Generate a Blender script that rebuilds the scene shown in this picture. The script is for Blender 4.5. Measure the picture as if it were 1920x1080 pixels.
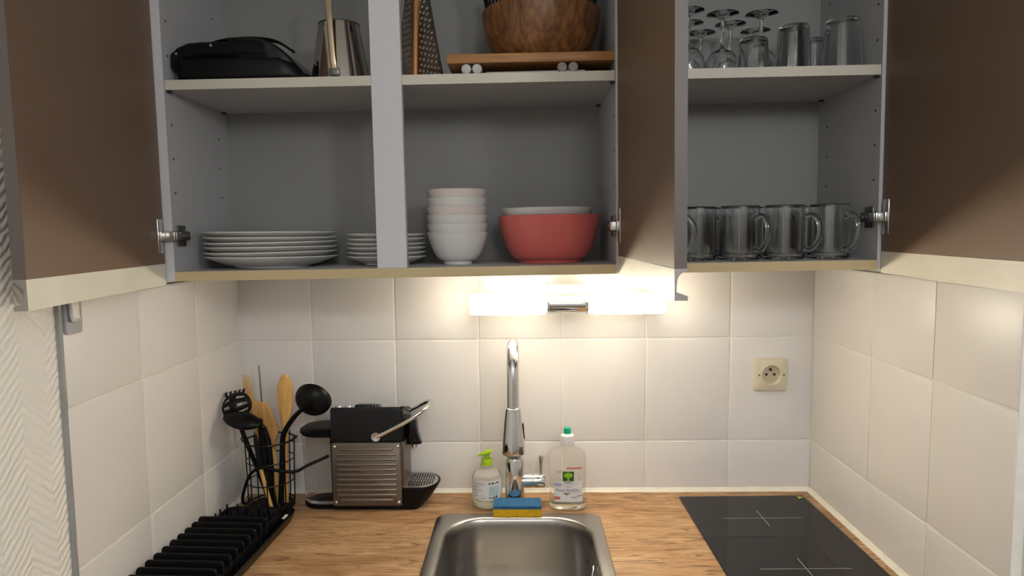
import bpy, bmesh, math, random
from mathutils import Vector, Matrix, noise
random.seed(7)
R = math.radians
PI = math.pi
scn = bpy.context.scene
for o in list(bpy.data.objects):
    bpy.data.objects.remove(o, do_unlink=True)
COL = scn.collection

# ------------------------------------------------------------------ camera
CAM_D, CAM_Z, YAW, PITCH, ROLL, FPX = 1.5919, 1.5348, 0.016, 0.0858, -0.0107, 1260.9
cam = bpy.data.cameras.new('camera')
cam_ob = bpy.data.objects.new('camera', cam)
COL.objects.link(cam_ob)
fw = Vector((-math.sin(YAW) * math.cos(PITCH), math.cos(YAW) * math.cos(PITCH), -math.sin(PITCH)))
rt = Vector((math.cos(YAW), math.sin(YAW), 0))
up = rt.cross(fw)
rt2 = rt * math.cos(ROLL) + up * math.sin(ROLL)
up2 = -rt * math.sin(ROLL) + up * math.cos(ROLL)
mw = Matrix.Identity(4)
for i in range(3):
    mw[i][0] = rt2[i]; mw[i][1] = up2[i]; mw[i][2] = -fw[i]
mw[0][3], mw[1][3], mw[2][3] = 0.0, -CAM_D, CAM_Z
cam_ob.matrix_world = mw
cam.sensor_width = 36.0
cam.lens = FPX / 1920 * 36.0
cam.clip_start = 0.02
scn.camera = cam_ob

# ------------------------------------------------------------------ world, room light, added rear fill, exposure
world = bpy.data.worlds.new('room_world')
world.use_nodes = True
world.node_tree.nodes['Background'].inputs[0].default_value = (0.5, 0.55, 0.62, 1)
world.node_tree.nodes['Background'].inputs[1].default_value = 0.05
scn.world = world
lamp = bpy.data.lights.new('ceiling_lamp_light', 'POINT')
lamp.shadow_soft_size = 0.07
lamp.energy = 13.5
lamp.color = (0.93, 0.96, 1.0)
lamp_ob = bpy.data.objects.new('ceiling_lamp_light', lamp)
COL.objects.link(lamp_ob)
lamp_ob.location = (0.57, -1.80, 1.96)
fill_light = bpy.data.lights.new('rear_fill_light', 'POINT')  # added fill behind the viewer for soft frontal light, no known lamp there
fill_light.shadow_soft_size = 0.15
fill_light.energy = 23
fill_light.color = (0.98, 0.985, 1.0)
fill_light_ob = bpy.data.objects.new('rear_fill_light', fill_light)
COL.objects.link(fill_light_ob)
fill_light_ob.location = (0.35, -2.9, 2.25)
vs = scn.view_settings
vs.view_transform = 'Standard'
vs.look = 'None'
vs.exposure = 0.0
vs.gamma = 1.0
vs.use_curve_mapping = False
LAMP_STRENGTH = 22.5
END_GLOW = 2.6


# ------------------------------------------------------------------ materials
def new_mat(name):
    m = bpy.data.materials.new(name)
    m.use_nodes = True
    nt = m.node_tree
    b = nt.nodes['Principled BSDF']
    return m, nt, b


def mat(name, col, rough=0.5, metal=0.0, spec=0.5, var=0.06, vscale=14.0, bump=0.0, bscale=60.0,
        stretch=(1, 1, 1), trans=0.0, ior=1.45, alpha=1.0, coat=0.0, rvar=0.0, aniso=0.0, sss=0.0):
    """procedural principled material: noise-driven colour variation, roughness variation, bump"""
    m, nt, b = new_mat(name)
    N, L = nt.nodes, nt.links
    tc = N.new('ShaderNodeTexCoord')
    mp = N.new('ShaderNodeMapping')
    mp.inputs['Scale'].default_value = stretch
    L.new(tc.outputs['Object'], mp.inputs['Vector'])
    nz = N.new('ShaderNodeTexNoise')
    nz.inputs['Scale'].default_value = vscale
    nz.inputs['Detail'].default_value = 5
    L.new(mp.outputs[0], nz.inputs['Vector'])
    rp = N.new('ShaderNodeValToRGB')
    rp.color_ramp.elements[0].position = 0.3
    rp.color_ramp.elements[1].position = 0.7
    rp.color_ramp.elements[0].color = tuple(max(0, c * (1 - var)) for c in col) + (1,)
    rp.color_ramp.elements[1].color = tuple(min(1, c * (1 + var)) for c in col) + (1,)
    L.new(nz.outputs['Fac'], rp.inputs['Fac'])
    L.new(rp.outputs[0], b.inputs['Base Color'])
    b.inputs['Roughness'].default_value = rough
    b.inputs['Metallic'].default_value = metal
    b.inputs['Specular IOR Level'].default_value = spec
    b.inputs['Transmission Weight'].default_value = trans
    b.inputs['IOR'].default_value = ior
    b.inputs['Coat Weight'].default_value = coat
    b.inputs['Anisotropic'].default_value = aniso
    b.inputs['Alpha'].default_value = alpha
    if sss:
        b.inputs['Subsurface Weight'].default_value = sss
        b.inputs['Subsurface Radius'].default_value = (0.01, 0.008, 0.006)
    if rvar:
        mr = N.new('ShaderNodeMapRange')
        mr.inputs['To Min'].default_value = max(0.02, rough - rvar)
        mr.inputs['To Max'].default_value = min(1, rough + rvar)
        L.new(nz.outputs['Fac'], mr.inputs['Value'])
        L.new(mr.outputs[0], b.inputs['Roughness'])
    if bump:
        n2 = N.new('ShaderNodeTexNoise')
        n2.inputs['Scale'].default_value = bscale
        n2.inputs['Detail'].default_value = 3
        L.new(mp.outputs[0], n2.inputs['Vector'])
        bp = N.new('ShaderNodeBump')
        bp.inputs['Strength'].default_value = bump
        bp.inputs['Distance'].default_value = 0.002
        L.new(n2.outputs['Fac'], bp.inputs['Height'])
        L.new(bp.outputs[0], b.inputs['Normal'])
    return m


def mat_wood(name, light, dark, scale=(1.2, 14, 14), fine=40.0, rough=0.45, bump=0.15, patch=0.5, knots=True):
    """grain running along local X"""
    m, nt, b = new_mat(name)
    N, L = nt.nodes, nt.links
    tc = N.new('ShaderNodeTexCoord')
    mp = N.new('ShaderNodeMapping')
    mp.inputs['Scale'].default_value = scale
    L.new(tc.outputs['Object'], mp.inputs['Vector'])
    n1 = N.new('ShaderNodeTexNoise')
    n1.inputs['Scale'].default_value = 4.0
    n1.inputs['Detail'].default_value = 8
    n1.inputs['Roughness'].default_value = 0.62
    n1.inputs['Distortion'].default_value = 1.2
    L.new(mp.outputs[0], n1.inputs['Vector'])
    n2 = N.new('ShaderNodeTexNoise')
    n2.inputs['Scale'].default_value = fine
    n2.inputs['Detail'].default_value = 6
    L.new(mp.outputs[0], n2.inputs['Vector'])
    rp = N.new('ShaderNodeValToRGB')
    e = rp.color_ramp.elements
    e[0].position = 0.33
    e[0].color = tuple(dark) + (1,)
    e[1].position = 0.60
    e[1].color = tuple(light) + (1,)
    L.new(n1.outputs['Fac'], rp.inputs['Fac'])
    mx = N.new('ShaderNodeMix')
    mx.data_type = 'RGBA'
    mx.blend_type = 'MULTIPLY'
    mx.inputs['Factor'].default_value = patch
    r2 = N.new('ShaderNodeValToRGB')
    r2.color_ramp.elements[0].position = 0.38
    r2.color_ramp.elements[0].color = (0.45, 0.36, 0.29, 1)
    r2.color_ramp.elements[1].position = 0.56
    r2.color_ramp.elements[1].color = (1, 1, 1, 1)
    L.new(n2.outputs['Fac'], r2.inputs['Fac'])
    L.new(rp.outputs[0], mx.inputs[6])
    L.new(r2.outputs[0], mx.inputs[7])
    L.new(mx.outputs[2], b.inputs['Base Color'])
    b.inputs['Roughness'].default_value = rough
    bp = N.new('ShaderNodeBump')
    bp.inputs['Strength'].default_value = bump
    bp.inputs['Distance'].default_value = 0.001
    L.new(n2.outputs['Fac'], bp.inputs['Height'])
    L.new(bp.outputs[0], b.inputs['Normal'])
    return m


def mat_oak(name):
    """rustic oak decor: broad tone patches, fine grain along X, scattered dark cracks"""
    m, nt, b = new_mat(name)
    N, L = nt.nodes, nt.links
    tc = N.new('ShaderNodeTexCoord')

    def noise_(scale, stretch, detail, rough=0.6, dist=0.0):
        mp = N.new('ShaderNodeMapping')
        mp.inputs['Scale'].default_value = stretch
        L.new(tc.outputs['Object'], mp.inputs['Vector'])
        n = N.new('ShaderNodeTexNoise')
        n.inputs['Scale'].default_value = scale
        n.inputs['Detail'].default_value = detail
        n.inputs['Roughness'].default_value = rough
        n.inputs['Distortion'].default_value = dist
        L.new(mp.outputs[0], n.inputs['Vector'])
        return n.outputs['Fac']

    def ramp(fac, p0, c0, p1, c1):
        r = N.new('ShaderNodeValToRGB')
        r.color_ramp.elements[0].position = p0
        r.color_ramp.elements[0].color = tuple(c0) + (1,)
        r.color_ramp.elements[1].position = p1
        r.color_ramp.elements[1].color = tuple(c1) + (1,)
        L.new(fac, r.inputs['Fac'])
        return r.outputs[0]

    def mul(a, c, f):
        x = N.new('ShaderNodeMix')
        x.data_type = 'RGBA'
        x.blend_type = 'MULTIPLY'
        x.inputs['Factor'].default_value = f
        L.new(a, x.inputs[6])
        L.new(c, x.inputs[7])
        return x.outputs[2]
    base = ramp(noise_(5.0, (1.0, 3.2, 3.2), 5, 0.6, 0.8), 0.30, (0.39, 0.20, 0.088), 0.68, (0.56, 0.365, 0.195))
    grain = ramp(noise_(24.0, (0.6, 9.0, 9.0), 6, 0.65, 0.5), 0.34, (0.50, 0.42, 0.36), 0.58, (1.10, 1.10, 1.10))
    crack = ramp(noise_(17.0, (0.6, 5.5, 5.5), 3, 0.55, 1.8), 0.335, (0.28, 0.20, 0.15), 0.44, (1, 1, 1))
    c = mul(mul(base, grain, 0.75), crack, 0.85)
    L.new(c, b.inputs['Base Color'])
    b.inputs['Roughness'].default_value = 0.52
    b.inputs['Specular IOR Level'].default_value = 0.4
    return m


def mat_wallpaper():
    m, nt, b = new_mat('chevron_wallpaper')
    N, L = nt.nodes, nt.links
    geo = N.new('ShaderNodeNewGeometry')
    sep = N.new('ShaderNodeSeparateXYZ')
    L.new(geo.outputs['Position'], sep.inputs[0])

    def math_(op, a, bb=None, c=None):
        n = N.new('ShaderNodeMath')
        n.operation = op
        for i, v in enumerate((a, bb, c)):
            if v is None:
                continue
            if isinstance(v, (int, float)):
                n.inputs[i].default_value = v
            else:
                L.new(v, n.inputs[i])
        return n.outputs[0]
    nz = N.new('ShaderNodeTexNoise')
    nz.inputs['Scale'].default_value = 55
    L.new(geo.outputs['Position'], nz.inputs['Vector'])
    wob = math_('MULTIPLY', math_('SUBTRACT', nz.outputs['Fac'], 0.5), 0.015)
    zig = math_('PINGPONG', sep.outputs['Y'], 0.050)
    ph = math_('ADD', math_('ADD', sep.outputs['Z'], math_('MULTIPLY', zig, 0.9)), wob)
    wv = math_('SINE', math_('MULTIPLY', ph, 2 * PI / 0.0145))
    bp = N.new('ShaderNodeBump')
    bp.inputs['Strength'].default_value = 0.36
    bp.inputs['Distance'].default_value = 0.0022
    L.new(math_('ADD', wv, math_('MULTIPLY', nz.outputs['Fac'], 0.6)), bp.inputs['Height'])
    L.new(bp.outputs[0], b.inputs['Normal'])
    b.inputs['Base Color'].default_value = (0.86, 0.84, 0.78, 1)
    b.inputs['Roughness'].default_value = 0.75
    return m


def mat_emit(name, col, s_in, s_out, x0, x1, front=1):
    """frosted lamp shade; brighter where the bulb sits (gradient along the shade's own axis)"""
    m, nt, b = new_mat(name)
    N, L = nt.nodes, nt.links
    tc = N.new('ShaderNodeTexCoord')
    sep = N.new('ShaderNodeSeparateXYZ')
    L.new(tc.outputs['Object'], sep.inputs[0])
    mr = N.new('ShaderNodeMapRange')
    mr.interpolation_type = 'SMOOTHSTEP'
    mr.inputs['From Min'].default_value = x0
    mr.inputs['From Max'].default_value = x1
    mr.inputs['To Min'].default_value = s_in
    mr.inputs['To Max'].default_value = s_out
    L.new(sep.outputs['X'], mr.inputs['Value'])
    # emission shaped by normal: wall side dimmed so the tiles don't burn out
    vt = N.new('ShaderNodeVectorMath')
    vt.operation = 'DOT_PRODUCT'
    vt.inputs[1].default_value = (0, -front * 0.96, 0.22)
    L.new(tc.outputs['Normal'], vt.inputs[0])
    m2 = N.new('ShaderNodeMapRange')
    m2.inputs['From Min'].default_value = -1
    m2.inputs['From Max'].default_value = 1
    m2.inputs['To Min'].default_value = 0.15
    m2.inputs['To Max'].default_value = 1.72
    L.new(vt.outputs['Value'], m2.inputs['Value'])
    pw = N.new('ShaderNodeMath')
    pw.operation = 'POWER'
    pw.inputs[1].default_value = 2.0
    L.new(m2.outputs[0], pw.inputs[0])
    # extra emission added on the outer end cap to brighten the side walls
    sx = N.new('ShaderNodeSeparateXYZ')
    L.new(tc.outputs['Normal'], sx.inputs[0])
    ge = N.new('ShaderNodeMapRange')
    ge.interpolation_type = 'SMOOTHSTEP'
    ge.inputs['From Min'].default_value = 0.6
    ge.inputs['From Max'].default_value = 0.98
    ge.inputs['To Min'].default_value = 0.0
    ge.inputs['To Max'].default_value = END_GLOW
    L.new(sx.outputs['X'], ge.inputs['Value'])
    ad = N.new('ShaderNodeMath')
    ad.operation = 'ADD'
    L.new(pw.outputs[0], ad.inputs[0])
    L.new(ge.outputs[0], ad.inputs[1])
    mul = N.new('ShaderNodeMath')
    mul.operation = 'MULTIPLY'
    L.new(mr.outputs[0], mul.inputs[0])
    L.new(ad.outputs[0], mul.inputs[1])
    b.inputs['Base Color'].default_value = (0.9, 0.88, 0.82, 1)
    b.inputs['Emission Color'].default_value = tuple(col) + (1,)
    L.new(mul.outputs[0], b.inputs['Emission Strength'])
    b.inputs['Roughness'].default_value = 0.4
    return m


M = {}
M['tile'] = mat('satin_white_tile', (0.76, 0.735, 0.71), 0.36, spec=0.45, var=0.025, vscale=5, bump=0.04, bscale=14)
M['grout'] = mat('pale_grout', (0.82, 0.79, 0.73), 0.8, var=0.05, vscale=40, bump=0.3, bscale=200)
M['paint'] = mat('matt_wall_paint', (0.78, 0.77, 0.74), 0.8, var=0.03, vscale=6, bump=0.1, bscale=150)
M['ceil'] = mat('ceiling_paint', (0.82, 0.82, 0.81), 0.9, var=0.03)
M['floor'] = mat_wood('floor_laminate', (0.36, 0.25, 0.16), (0.2, 0.13, 0.08), patch=0.4)
M['paper'] = mat_wallpaper()
M['greytrim'] = mat('grey_edge_strip', (0.30, 0.305, 0.29), 0.5, var=0.12, vscale=30, bump=0.2, bscale=60)
M['silicone'] = mat('cream_silicone', (0.82, 0.78, 0.66), 0.4, var=0.05, vscale=30, bump=0.15, bscale=50)
M['worktop'] = mat_oak('oak_worktop')
M['cab'] = mat('white_melamine', (0.60, 0.60, 0.62), 0.5, var=0.02, vscale=8, bump=0.04, bscale=90)
M['cabin'] = mat('grey_melamine_interior', (0.255, 0.253, 0.24), 0.5, var=0.02, vscale=8, bump=0.04, bscale=90)
M['cabside'] = mat('light_grey_melamine', (0.50, 0.50, 0.505), 0.5, var=0.02, vscale=8, bump=0.04, bscale=90)
M['cabedge'] = mat('cream_edge_band', (0.61, 0.575, 0.48), 0.5, var=0.05, vscale=6)
M['botedge'] = mat('beige_edge_band', (0.55, 0.44, 0.245), 0.5, var=0.06, vscale=5)
M['door'] = mat('taupe_laminate', (0.20, 0.132, 0.088), 0.5, spec=0.35, var=0.05, vscale=5, bump=0.03, bscale=120)
M['dooredge'] = mat('grey_brown_edge_band', (0.125, 0.102, 0.088), 0.5, var=0.05, vscale=5)
M['profile'] = mat('cream_lacquered_aluminium', (0.80, 0.77, 0.66), 0.42, spec=0.45, var=0.06, vscale=9, bump=0.05, bscale=50)
M['alu'] = mat('raw_aluminium', (0.36, 0.34, 0.32), 0.4, metal=0.8, var=0.1)
M['steel'] = mat('hinge_steel', (0.62, 0.60, 0.57), 0.28, metal=1, var=0.1, vscale=40)
M['darksteel'] = mat('dark_hinge_steel', (0.16, 0.155, 0.15), 0.35, metal=0.8, var=0.2, vscale=60)
M['hole'] = mat('drilled_hole', (0.02, 0.02, 0.02), 0.9)
M['pin'] = mat('dark_shelf_pin', (0.03, 0.03, 0.03), 0.5)
M['sink'] = mat('brushed_stainless', (0.43, 0.41, 0.385), 0.30, metal=1, var=0.08, vscale=6, stretch=(1, 1, 6), rvar=0.08, bump=0.03, bscale=25)
M['chrome'] = mat('polished_chrome', (0.74, 0.74, 0.74), 0.06, metal=1, var=0.02)
M['mirror'] = mat('polished_steel', (0.55, 0.50, 0.45), 0.10, metal=1, var=0.08, vscale=5)
M['brass'] = mat('warm_steel_strap', (0.50, 0.40, 0.27), 0.22, metal=1, var=0.1, vscale=20)
M['grater'] = mat('grater_steel', (0.42, 0.40, 0.37), 0.30, metal=1, var=0.15, vscale=30)
M['grater_reflection'] = mat('orange_reflection_steel', (0.52, 0.29, 0.15), 0.22, metal=1, var=0.12, vscale=12)  # reflection on the grater corner put into the base colour
M['black'] = mat('black_plastic', (0.004, 0.004, 0.0042), 0.38, spec=0.22, var=0.2, vscale=30)
M['blackgloss'] = mat('glossy_black_plastic', (0.005, 0.005, 0.0055), 0.08, var=0.2, spec=0.4)
M['blackwire'] = mat('black_coated_wire', (0.007, 0.007, 0.007), 0.32, spec=0.35, var=0.2)
M['machine'] = mat('charcoal_plastic', (0.011, 0.0115, 0.0135), 0.42, spec=0.35, var=0.12, vscale=20, bump=0.04, bscale=300)
M['titan'] = mat('bronze_grey_panel', (0.155, 0.125, 0.10), 0.36, metal=0.55, var=0.06, vscale=6)
M['titanrib'] = mat('bronze_grey_rib', (0.23, 0.19, 0.155), 0.32, metal=0.65, var=0.06, vscale=6)
M['porcelain'] = mat('white_porcelain', (0.68, 0.67, 0.64), 0.22, var=0.02, vscale=8)
M['porcelain_pink'] = mat('blush_porcelain', (0.68, 0.61, 0.57), 0.24, var=0.02, vscale=8)
M['pink'] = mat('coral_glaze', (0.62, 0.135, 0.12), 0.22, var=0.05, vscale=9)
M['glass'] = mat('clear_glass', (0.99, 1.0, 1.0), 0.01, trans=1.0, ior=1.48, var=0.0)
M['plastic_clear'] = mat('clear_plastic', (0.93, 0.92, 0.88), 0.06, trans=0.93, ior=1.12, var=0.01)
M['plastic_frost'] = mat('milky_plastic', (0.95, 0.94, 0.88), 0.15, trans=0.75, ior=1.12, var=0.02)
M['liquid'] = mat('clear_soap', (0.95, 0.92, 0.82), 0.03, trans=0.95, ior=1.2, var=0.01)
M['tank'] = mat('smoky_tank_plastic', (0.93, 0.92, 0.91), 0.04, trans=1.0, ior=1.06, var=0.01)
M['green'] = mat('lime_plastic', (0.40, 0.62, 0.02), 0.3, var=0.06, sss=0.1)
M['teal'] = mat('green_cap_plastic', (0.0, 0.36, 0.19), 0.3, var=0.05)
M['whiteplastic'] = mat('white_plastic', (0.74, 0.73, 0.69), 0.35, var=0.03)
M['film'] = mat('pale_label_film', (0.74, 0.73, 0.71), 0.4, var=0.03, vscale=40)
M['filmclear'] = mat('clear_label_film', (0.75, 0.73, 0.70), 0.25, trans=0.75, ior=1.02, var=0.02)
M['filmblue'] = mat('pale_blue_print', (0.44, 0.52, 0.53), 0.45, var=0.08, vscale=90)
M['ink'] = mat('dark_print', (0.05, 0.05, 0.06), 0.5, var=0.1)
M['inkgrey'] = mat('grey_print', (0.22, 0.22, 0.25), 0.5, var=0.1)
M['inkblue'] = mat('violet_print', (0.16, 0.12, 0.25), 0.5, var=0.1)
M['inkred'] = mat('red_print', (0.62, 0.17, 0.15), 0.45, var=0.06)
M['leafdark'] = mat('dark_green_print', (0.01, 0.10, 0.012), 0.45, var=0.1)
M['leaflight'] = mat('light_green_print', (0.30, 0.52, 0.02), 0.45, var=0.1)
M['lilac'] = mat('lilac_print', (0.42, 0.42, 0.55), 0.45, var=0.06)
M['brownprint'] = mat('tan_print', (0.36, 0.19, 0.10), 0.5, var=0.1)
M['blue'] = mat('blue_scourer', (0.028, 0.125, 0.27), 0.9, var=0.25, vscale=160, bump=0.9, bscale=420)
M['yellow'] = mat('yellow_sponge', (0.72, 0.42, 0.012), 0.9, var=0.15, vscale=220, bump=0.8, bscale=320)
M['hob'] = mat('black_ceramic_glass', (0.010, 0.010, 0.011), 0.03, var=0.05, spec=0.3)
M['hobline'] = mat('grey_printed_line', (0.36, 0.36, 0.36), 0.4, var=0.1)
M['yellowmark'] = mat('yellow_sticker', (0.70, 0.60, 0.04), 0.5, var=0.1)
M['socket'] = mat('ivory_plastic', (0.68, 0.61, 0.45), 0.3, var=0.03)
M['socketin'] = mat('ivory_plastic_inner', (0.54, 0.47, 0.33), 0.4, var=0.05)
M['hookgrey'] = mat('grey_hook_plate', (0.34, 0.335, 0.36), 0.4, var=0.08)
M['bamboo'] = mat_wood('bamboo_board', (0.47, 0.235, 0.075), (0.31, 0.135, 0.04), scale=(0.8, 10, 55), fine=18, rough=0.5, patch=0.4)
M['acacia'] = mat_wood('acacia_bowl', (0.32, 0.145, 0.052), (0.105, 0.042, 0.015), scale=(9, 9, 3.0), fine=12, rough=0.45, patch=0.6, bump=0.08)
M['beech'] = mat_wood('beech_utensil', (0.82, 0.50, 0.16), (0.66, 0.37, 0.10), scale=(14, 14, 1.2), fine=20, rough=0.5, patch=0.25)
M['beechdark'] = mat_wood('oiled_beech', (0.66, 0.37, 0.115), (0.48, 0.245, 0.07), scale=(14, 14, 1.2), fine=20, rough=0.5, patch=0.3)
M['lampwhite'] = mat('white_lamp_body', (0.78, 0.76, 0.70), 0.3, var=0.02)
M['rubber'] = mat('grey_rubber_foot', (0.50, 0.49, 0.48), 0.5, var=0.15, vscale=80)
M['rubbertan'] = mat('taupe_rubber_foot', (0.27, 0.22, 0.20), 0.5, var=0.15, vscale=80)
M['darktray'] = mat('dark_metal_tray', (0.025, 0.024, 0.026), 0.35, metal=0.3, var=0.1)


# ------------------------------------------------------------------ geometry helpers
class MB:
    """collects verts and faces; build() links them as ONE mesh object"""

    def __init__(self):
        self.v = []
        self.f = []

    def add(self, vf, mx=None):
        v, f = vf
        k = len(self.v)
        for p in v:
            p = Vector(p)
            self.v.append(mx @ p if mx else p)
        self.f += [tuple(i + k for i in q) for q in f]
        return self

    def build(self, name, m, parent=None, loc=None, rot=None, angle=38):
        return obj(name, (self.v, self.f), m, parent, loc, rot, angle)


def mesh_from(vf, name, angle=38):
    me = bpy.data.meshes.new(name)
    me.from_pydata([tuple(p) for p in vf[0]], [], vf[1])
    bm = bmesh.new()
    bm.from_mesh(me)
    bmesh.ops.recalc_face_normals(bm, faces=bm.faces)
    bm.to_mesh(me)
    bm.free()
    if angle > 0:
        me.polygons.foreach_set('use_smooth', [True] * len(me.polygons))
        me.set_sharp_from_angle(angle=R(angle))
    me.update()
    return me


def obj(name, vf, m, parent=None, loc=None, rot=None, angle=38):
    me = vf if isinstance(vf, bpy.types.Mesh) else mesh_from(vf, name, angle)
    o = bpy.data.objects.new(name, me)
    if m is not None and not me.materials:
        me.materials.append(M[m] if isinstance(m, str) else m)
    COL.objects.link(o)
    if parent:
        o.parent = parent
    if loc:
        o.location = loc
    if rot:
        o.rotation_euler = rot
    return o


def tag(o, label=None, cat=None, group=None, kind=None):
    if label:
        o['label'] = label
    if cat:
        o['category'] = cat
    if group:
        o['group'] = group
    if kind:
        o['kind'] = kind
    return o


def thing(name, label, cat, loc=(0, 0, 0), rot=(0, 0, 0), group=None):
    o = bpy.data.objects.new(name, None)
    o.empty_display_size = 0.03
    COL.objects.link(o)
    o.location = loc
    o.rotation_euler = rot
    return tag(o, label, cat, group)


def copy_tree(o, parent=None):
    c = o.copy()
    COL.objects.link(c)
    c.parent = parent
    for ch in list(o.children):
        copy_tree(ch, c)
    return c


def box(x0, x1, y0, y1, z0, z1, b=0.0, seg=2):
    bm = bmesh.new()
    bmesh.ops.create_cube(bm, size=1)
    for v in bm.verts:
        v.co = Vector((x0 + (v.co.x + .5) * (x1 - x0), y0 + (v.co.y + .5) * (y1 - y0), z0 + (v.co.z + .5) * (z1 - z0)))
    if b > 0:
        bmesh.ops.bevel(bm, geom=list(bm.edges), offset=b, segments=seg, affect='EDGES', profile=0.5)
    bm.verts.index_update()
    out = ([v.co.copy() for v in bm.verts], [tuple(v.index for v in f.verts) for f in bm.faces])
    bm.free()
    return out


def lathe(prof, n=40, closed=False):
    """profile (r,z) from axis to axis or open; r==0 collapses"""
    v, f, rows = [], [], []
    for r, z in prof:
        if r < 1e-6:
            rows.append([len(v)])
            v.append((0, 0, z))
        else:
            rows.append(list(range(len(v), len(v) + n)))
            v += [(r * math.cos(2 * PI * i / n), r * math.sin(2 * PI * i / n), z) for i in range(n)]
    if closed:
        rows.append(rows[0])
    for a, b in zip(rows, rows[1:]):
        if len(a) == 1 and len(b) == 1:
            continue
        for i in range(n):
            j = (i + 1) % n
            if len(a) == 1:
                f.append((a[0], b[i], b[j]))
            elif len(b) == 1:
                f.append((a[i], b[0], a[j]))
            else:
                f.append((a[i], b[i], b[j], a[j]))
    return v, f


def rings(rs, cap0=True, cap1=True):
    n = len(rs[0])
    v = [p for r in rs for p in r]
    f = []
    for k in range(len(rs) - 1):
        for i in range(n):
            j = (i + 1) % n
            f.append((k * n + i, k * n + j, (k + 1) * n + j, (k + 1) * n + i))
    if cap0:
        f.append(tuple(range(n - 1, -1, -1)))
    if cap1:
        f.append(tuple(range((len(rs) - 1) * n, len(rs) * n)))
    return v, f


def smooth_path(pts, sub=6):
    P = [Vector(p) for p in pts]
    if len(P) < 3:
        return P
    out = []
    for i in range(len(P) - 1):
        p0 = P[max(i - 1, 0)]; p1 = P[i]; p2 = P[i + 1]; p3 = P[min(i + 2, len(P) - 1)]
        for k in range(sub):
            t = k / sub
            out.append(0.5 * ((2 * p1) + (-p0 + p2) * t + (2 * p0 - 5 * p1 + 4 * p2 - p3) * t * t + (-p0 + 3 * p1 - 3 * p2 + p3) * t ** 3))
    out.append(P[-1])
    return out


def tube(path, r, n=10, caps=True, closed=False):
    P = [Vector(p) for p in path]
    m = len(P)
    rad = r if isinstance(r, (list, tuple)) else [r] * m
    rs = []
    ref = None
    for i in range(m):
        if closed:
            t = (P[(i + 1) % m] - P[i - 1]).normalized()
        else:
            t = (P[min(i + 1, m - 1)] - P[max(i - 1, 0)]).normalized()
        if ref is None:
            ref = Vector((0, 0, 1)) if abs(t.z) < 0.9 else Vector((1, 0, 0))
        a = (ref - t * ref.dot(t)).normalized()
        ref = a
        b = t.cross(a)
        rs.append([P[i] + (a * math.cos(2 * PI * k / n) + b * math.sin(2 * PI * k / n)) * rad[i] for k in range(n)])
    if closed:
        v, f = rings(rs, False, False)
        k0 = (m - 1) * n
        for i in range(n):
            j = (i + 1) % n
            f.append((k0 + i, k0 + j, j, i))
        return v, f
    return rings(rs, caps, caps)


def loft(path, wt, wdir=(1, 0, 0), n=16, power=2.0):
    """sweep an ellipse of half-width w (along wdir) and half-thickness t"""
    P = [Vector(p) for p in path]
    m = len(P)
    rs = []
    for i in range(m):
        t = (P[min(i + 1, m - 1)] - P[max(i - 1, 0)]).normalized()
        w = Vector(wdir)
        w = (w - t * w.dot(t)).normalized()
        b = t.cross(w)
        ww, tt = wt[i]
        ring = []
        for k in range(n):
            a = 2 * PI * k / n
            ca, sa = math.cos(a), math.sin(a)
            ring.append(P[i] + w * ww * math.copysign(abs(ca) ** (2 / power), ca) + b * tt * math.copysign(abs(sa) ** (2 / power), sa))
        rs.append(ring)
    return rings(rs)


def prism(poly, y0, y1):
    """polygon in XZ extruded along Y"""
    n = len(poly)
    v = [(x, y0, z) for x, z in poly] + [(x, y1, z) for x, z in poly]
    f = [tuple(range(n)), tuple(range(2 * n - 1, n - 1, -1))]
    for i in range(n):
        j = (i + 1) % n
        f.append((i, j, n + j, n + i))
    return v, f


def rrect(x0, x1, y0, y1, r, k=6):
    pts = []
    for cx, cy, a0 in ((x1 - r, y1 - r, 0), (x0 + r, y1 - r, 90), (x0 + r, y0 + r, 180), (x1 - r, y0 + r, 270)):
        for i in range(k + 1):
            a = R(a0 + 90 * i / k)
            pts.append((cx + r * math.cos(a), cy + r * math.sin(a)))
    return pts


def grid_patch(pts2, fn):
    """flat polygon lifted through fn(x,z) -> (x,y,z)"""
    v = [fn(x, z) for x, z in pts2]
    return v, [tuple(range(len(v)))]


def text_mesh(body, size, name='lettering'):
    cu = bpy.data.curves.new(name, 'FONT')
    cu.body = body
    cu.size = size
    cu.align_x = 'CENTER'
    cu.align_y = 'CENTER'
    o = bpy.data.objects.new(name, cu)
    COL.objects.link(o)
    dg = bpy.context.evaluated_depsgraph_get()
    me = bpy.data.meshes.new_from_object(o.evaluated_get(dg))
    bpy.data.objects.remove(o, do_unlink=True)
    me.name = name
    return me


# ------------------------------------------------------------------ the setting
XL, XR = -0.682, 0.689
ZC = 0.90
Z1, Z2 = 1.2744, 1.0244
XWL, XWR = -0.698, 0.705          # plaster faces behind the side tiles
LEFT_END, RIGHT_END = 0.617, 0.664
XWP = -0.6865                     # wallpapered face in front of the tiled part

def struct(name, vf, m, label, cat, angle=38):
    return tag(obj(name, vf, m, angle=angle), label, cat, kind='structure')

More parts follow.
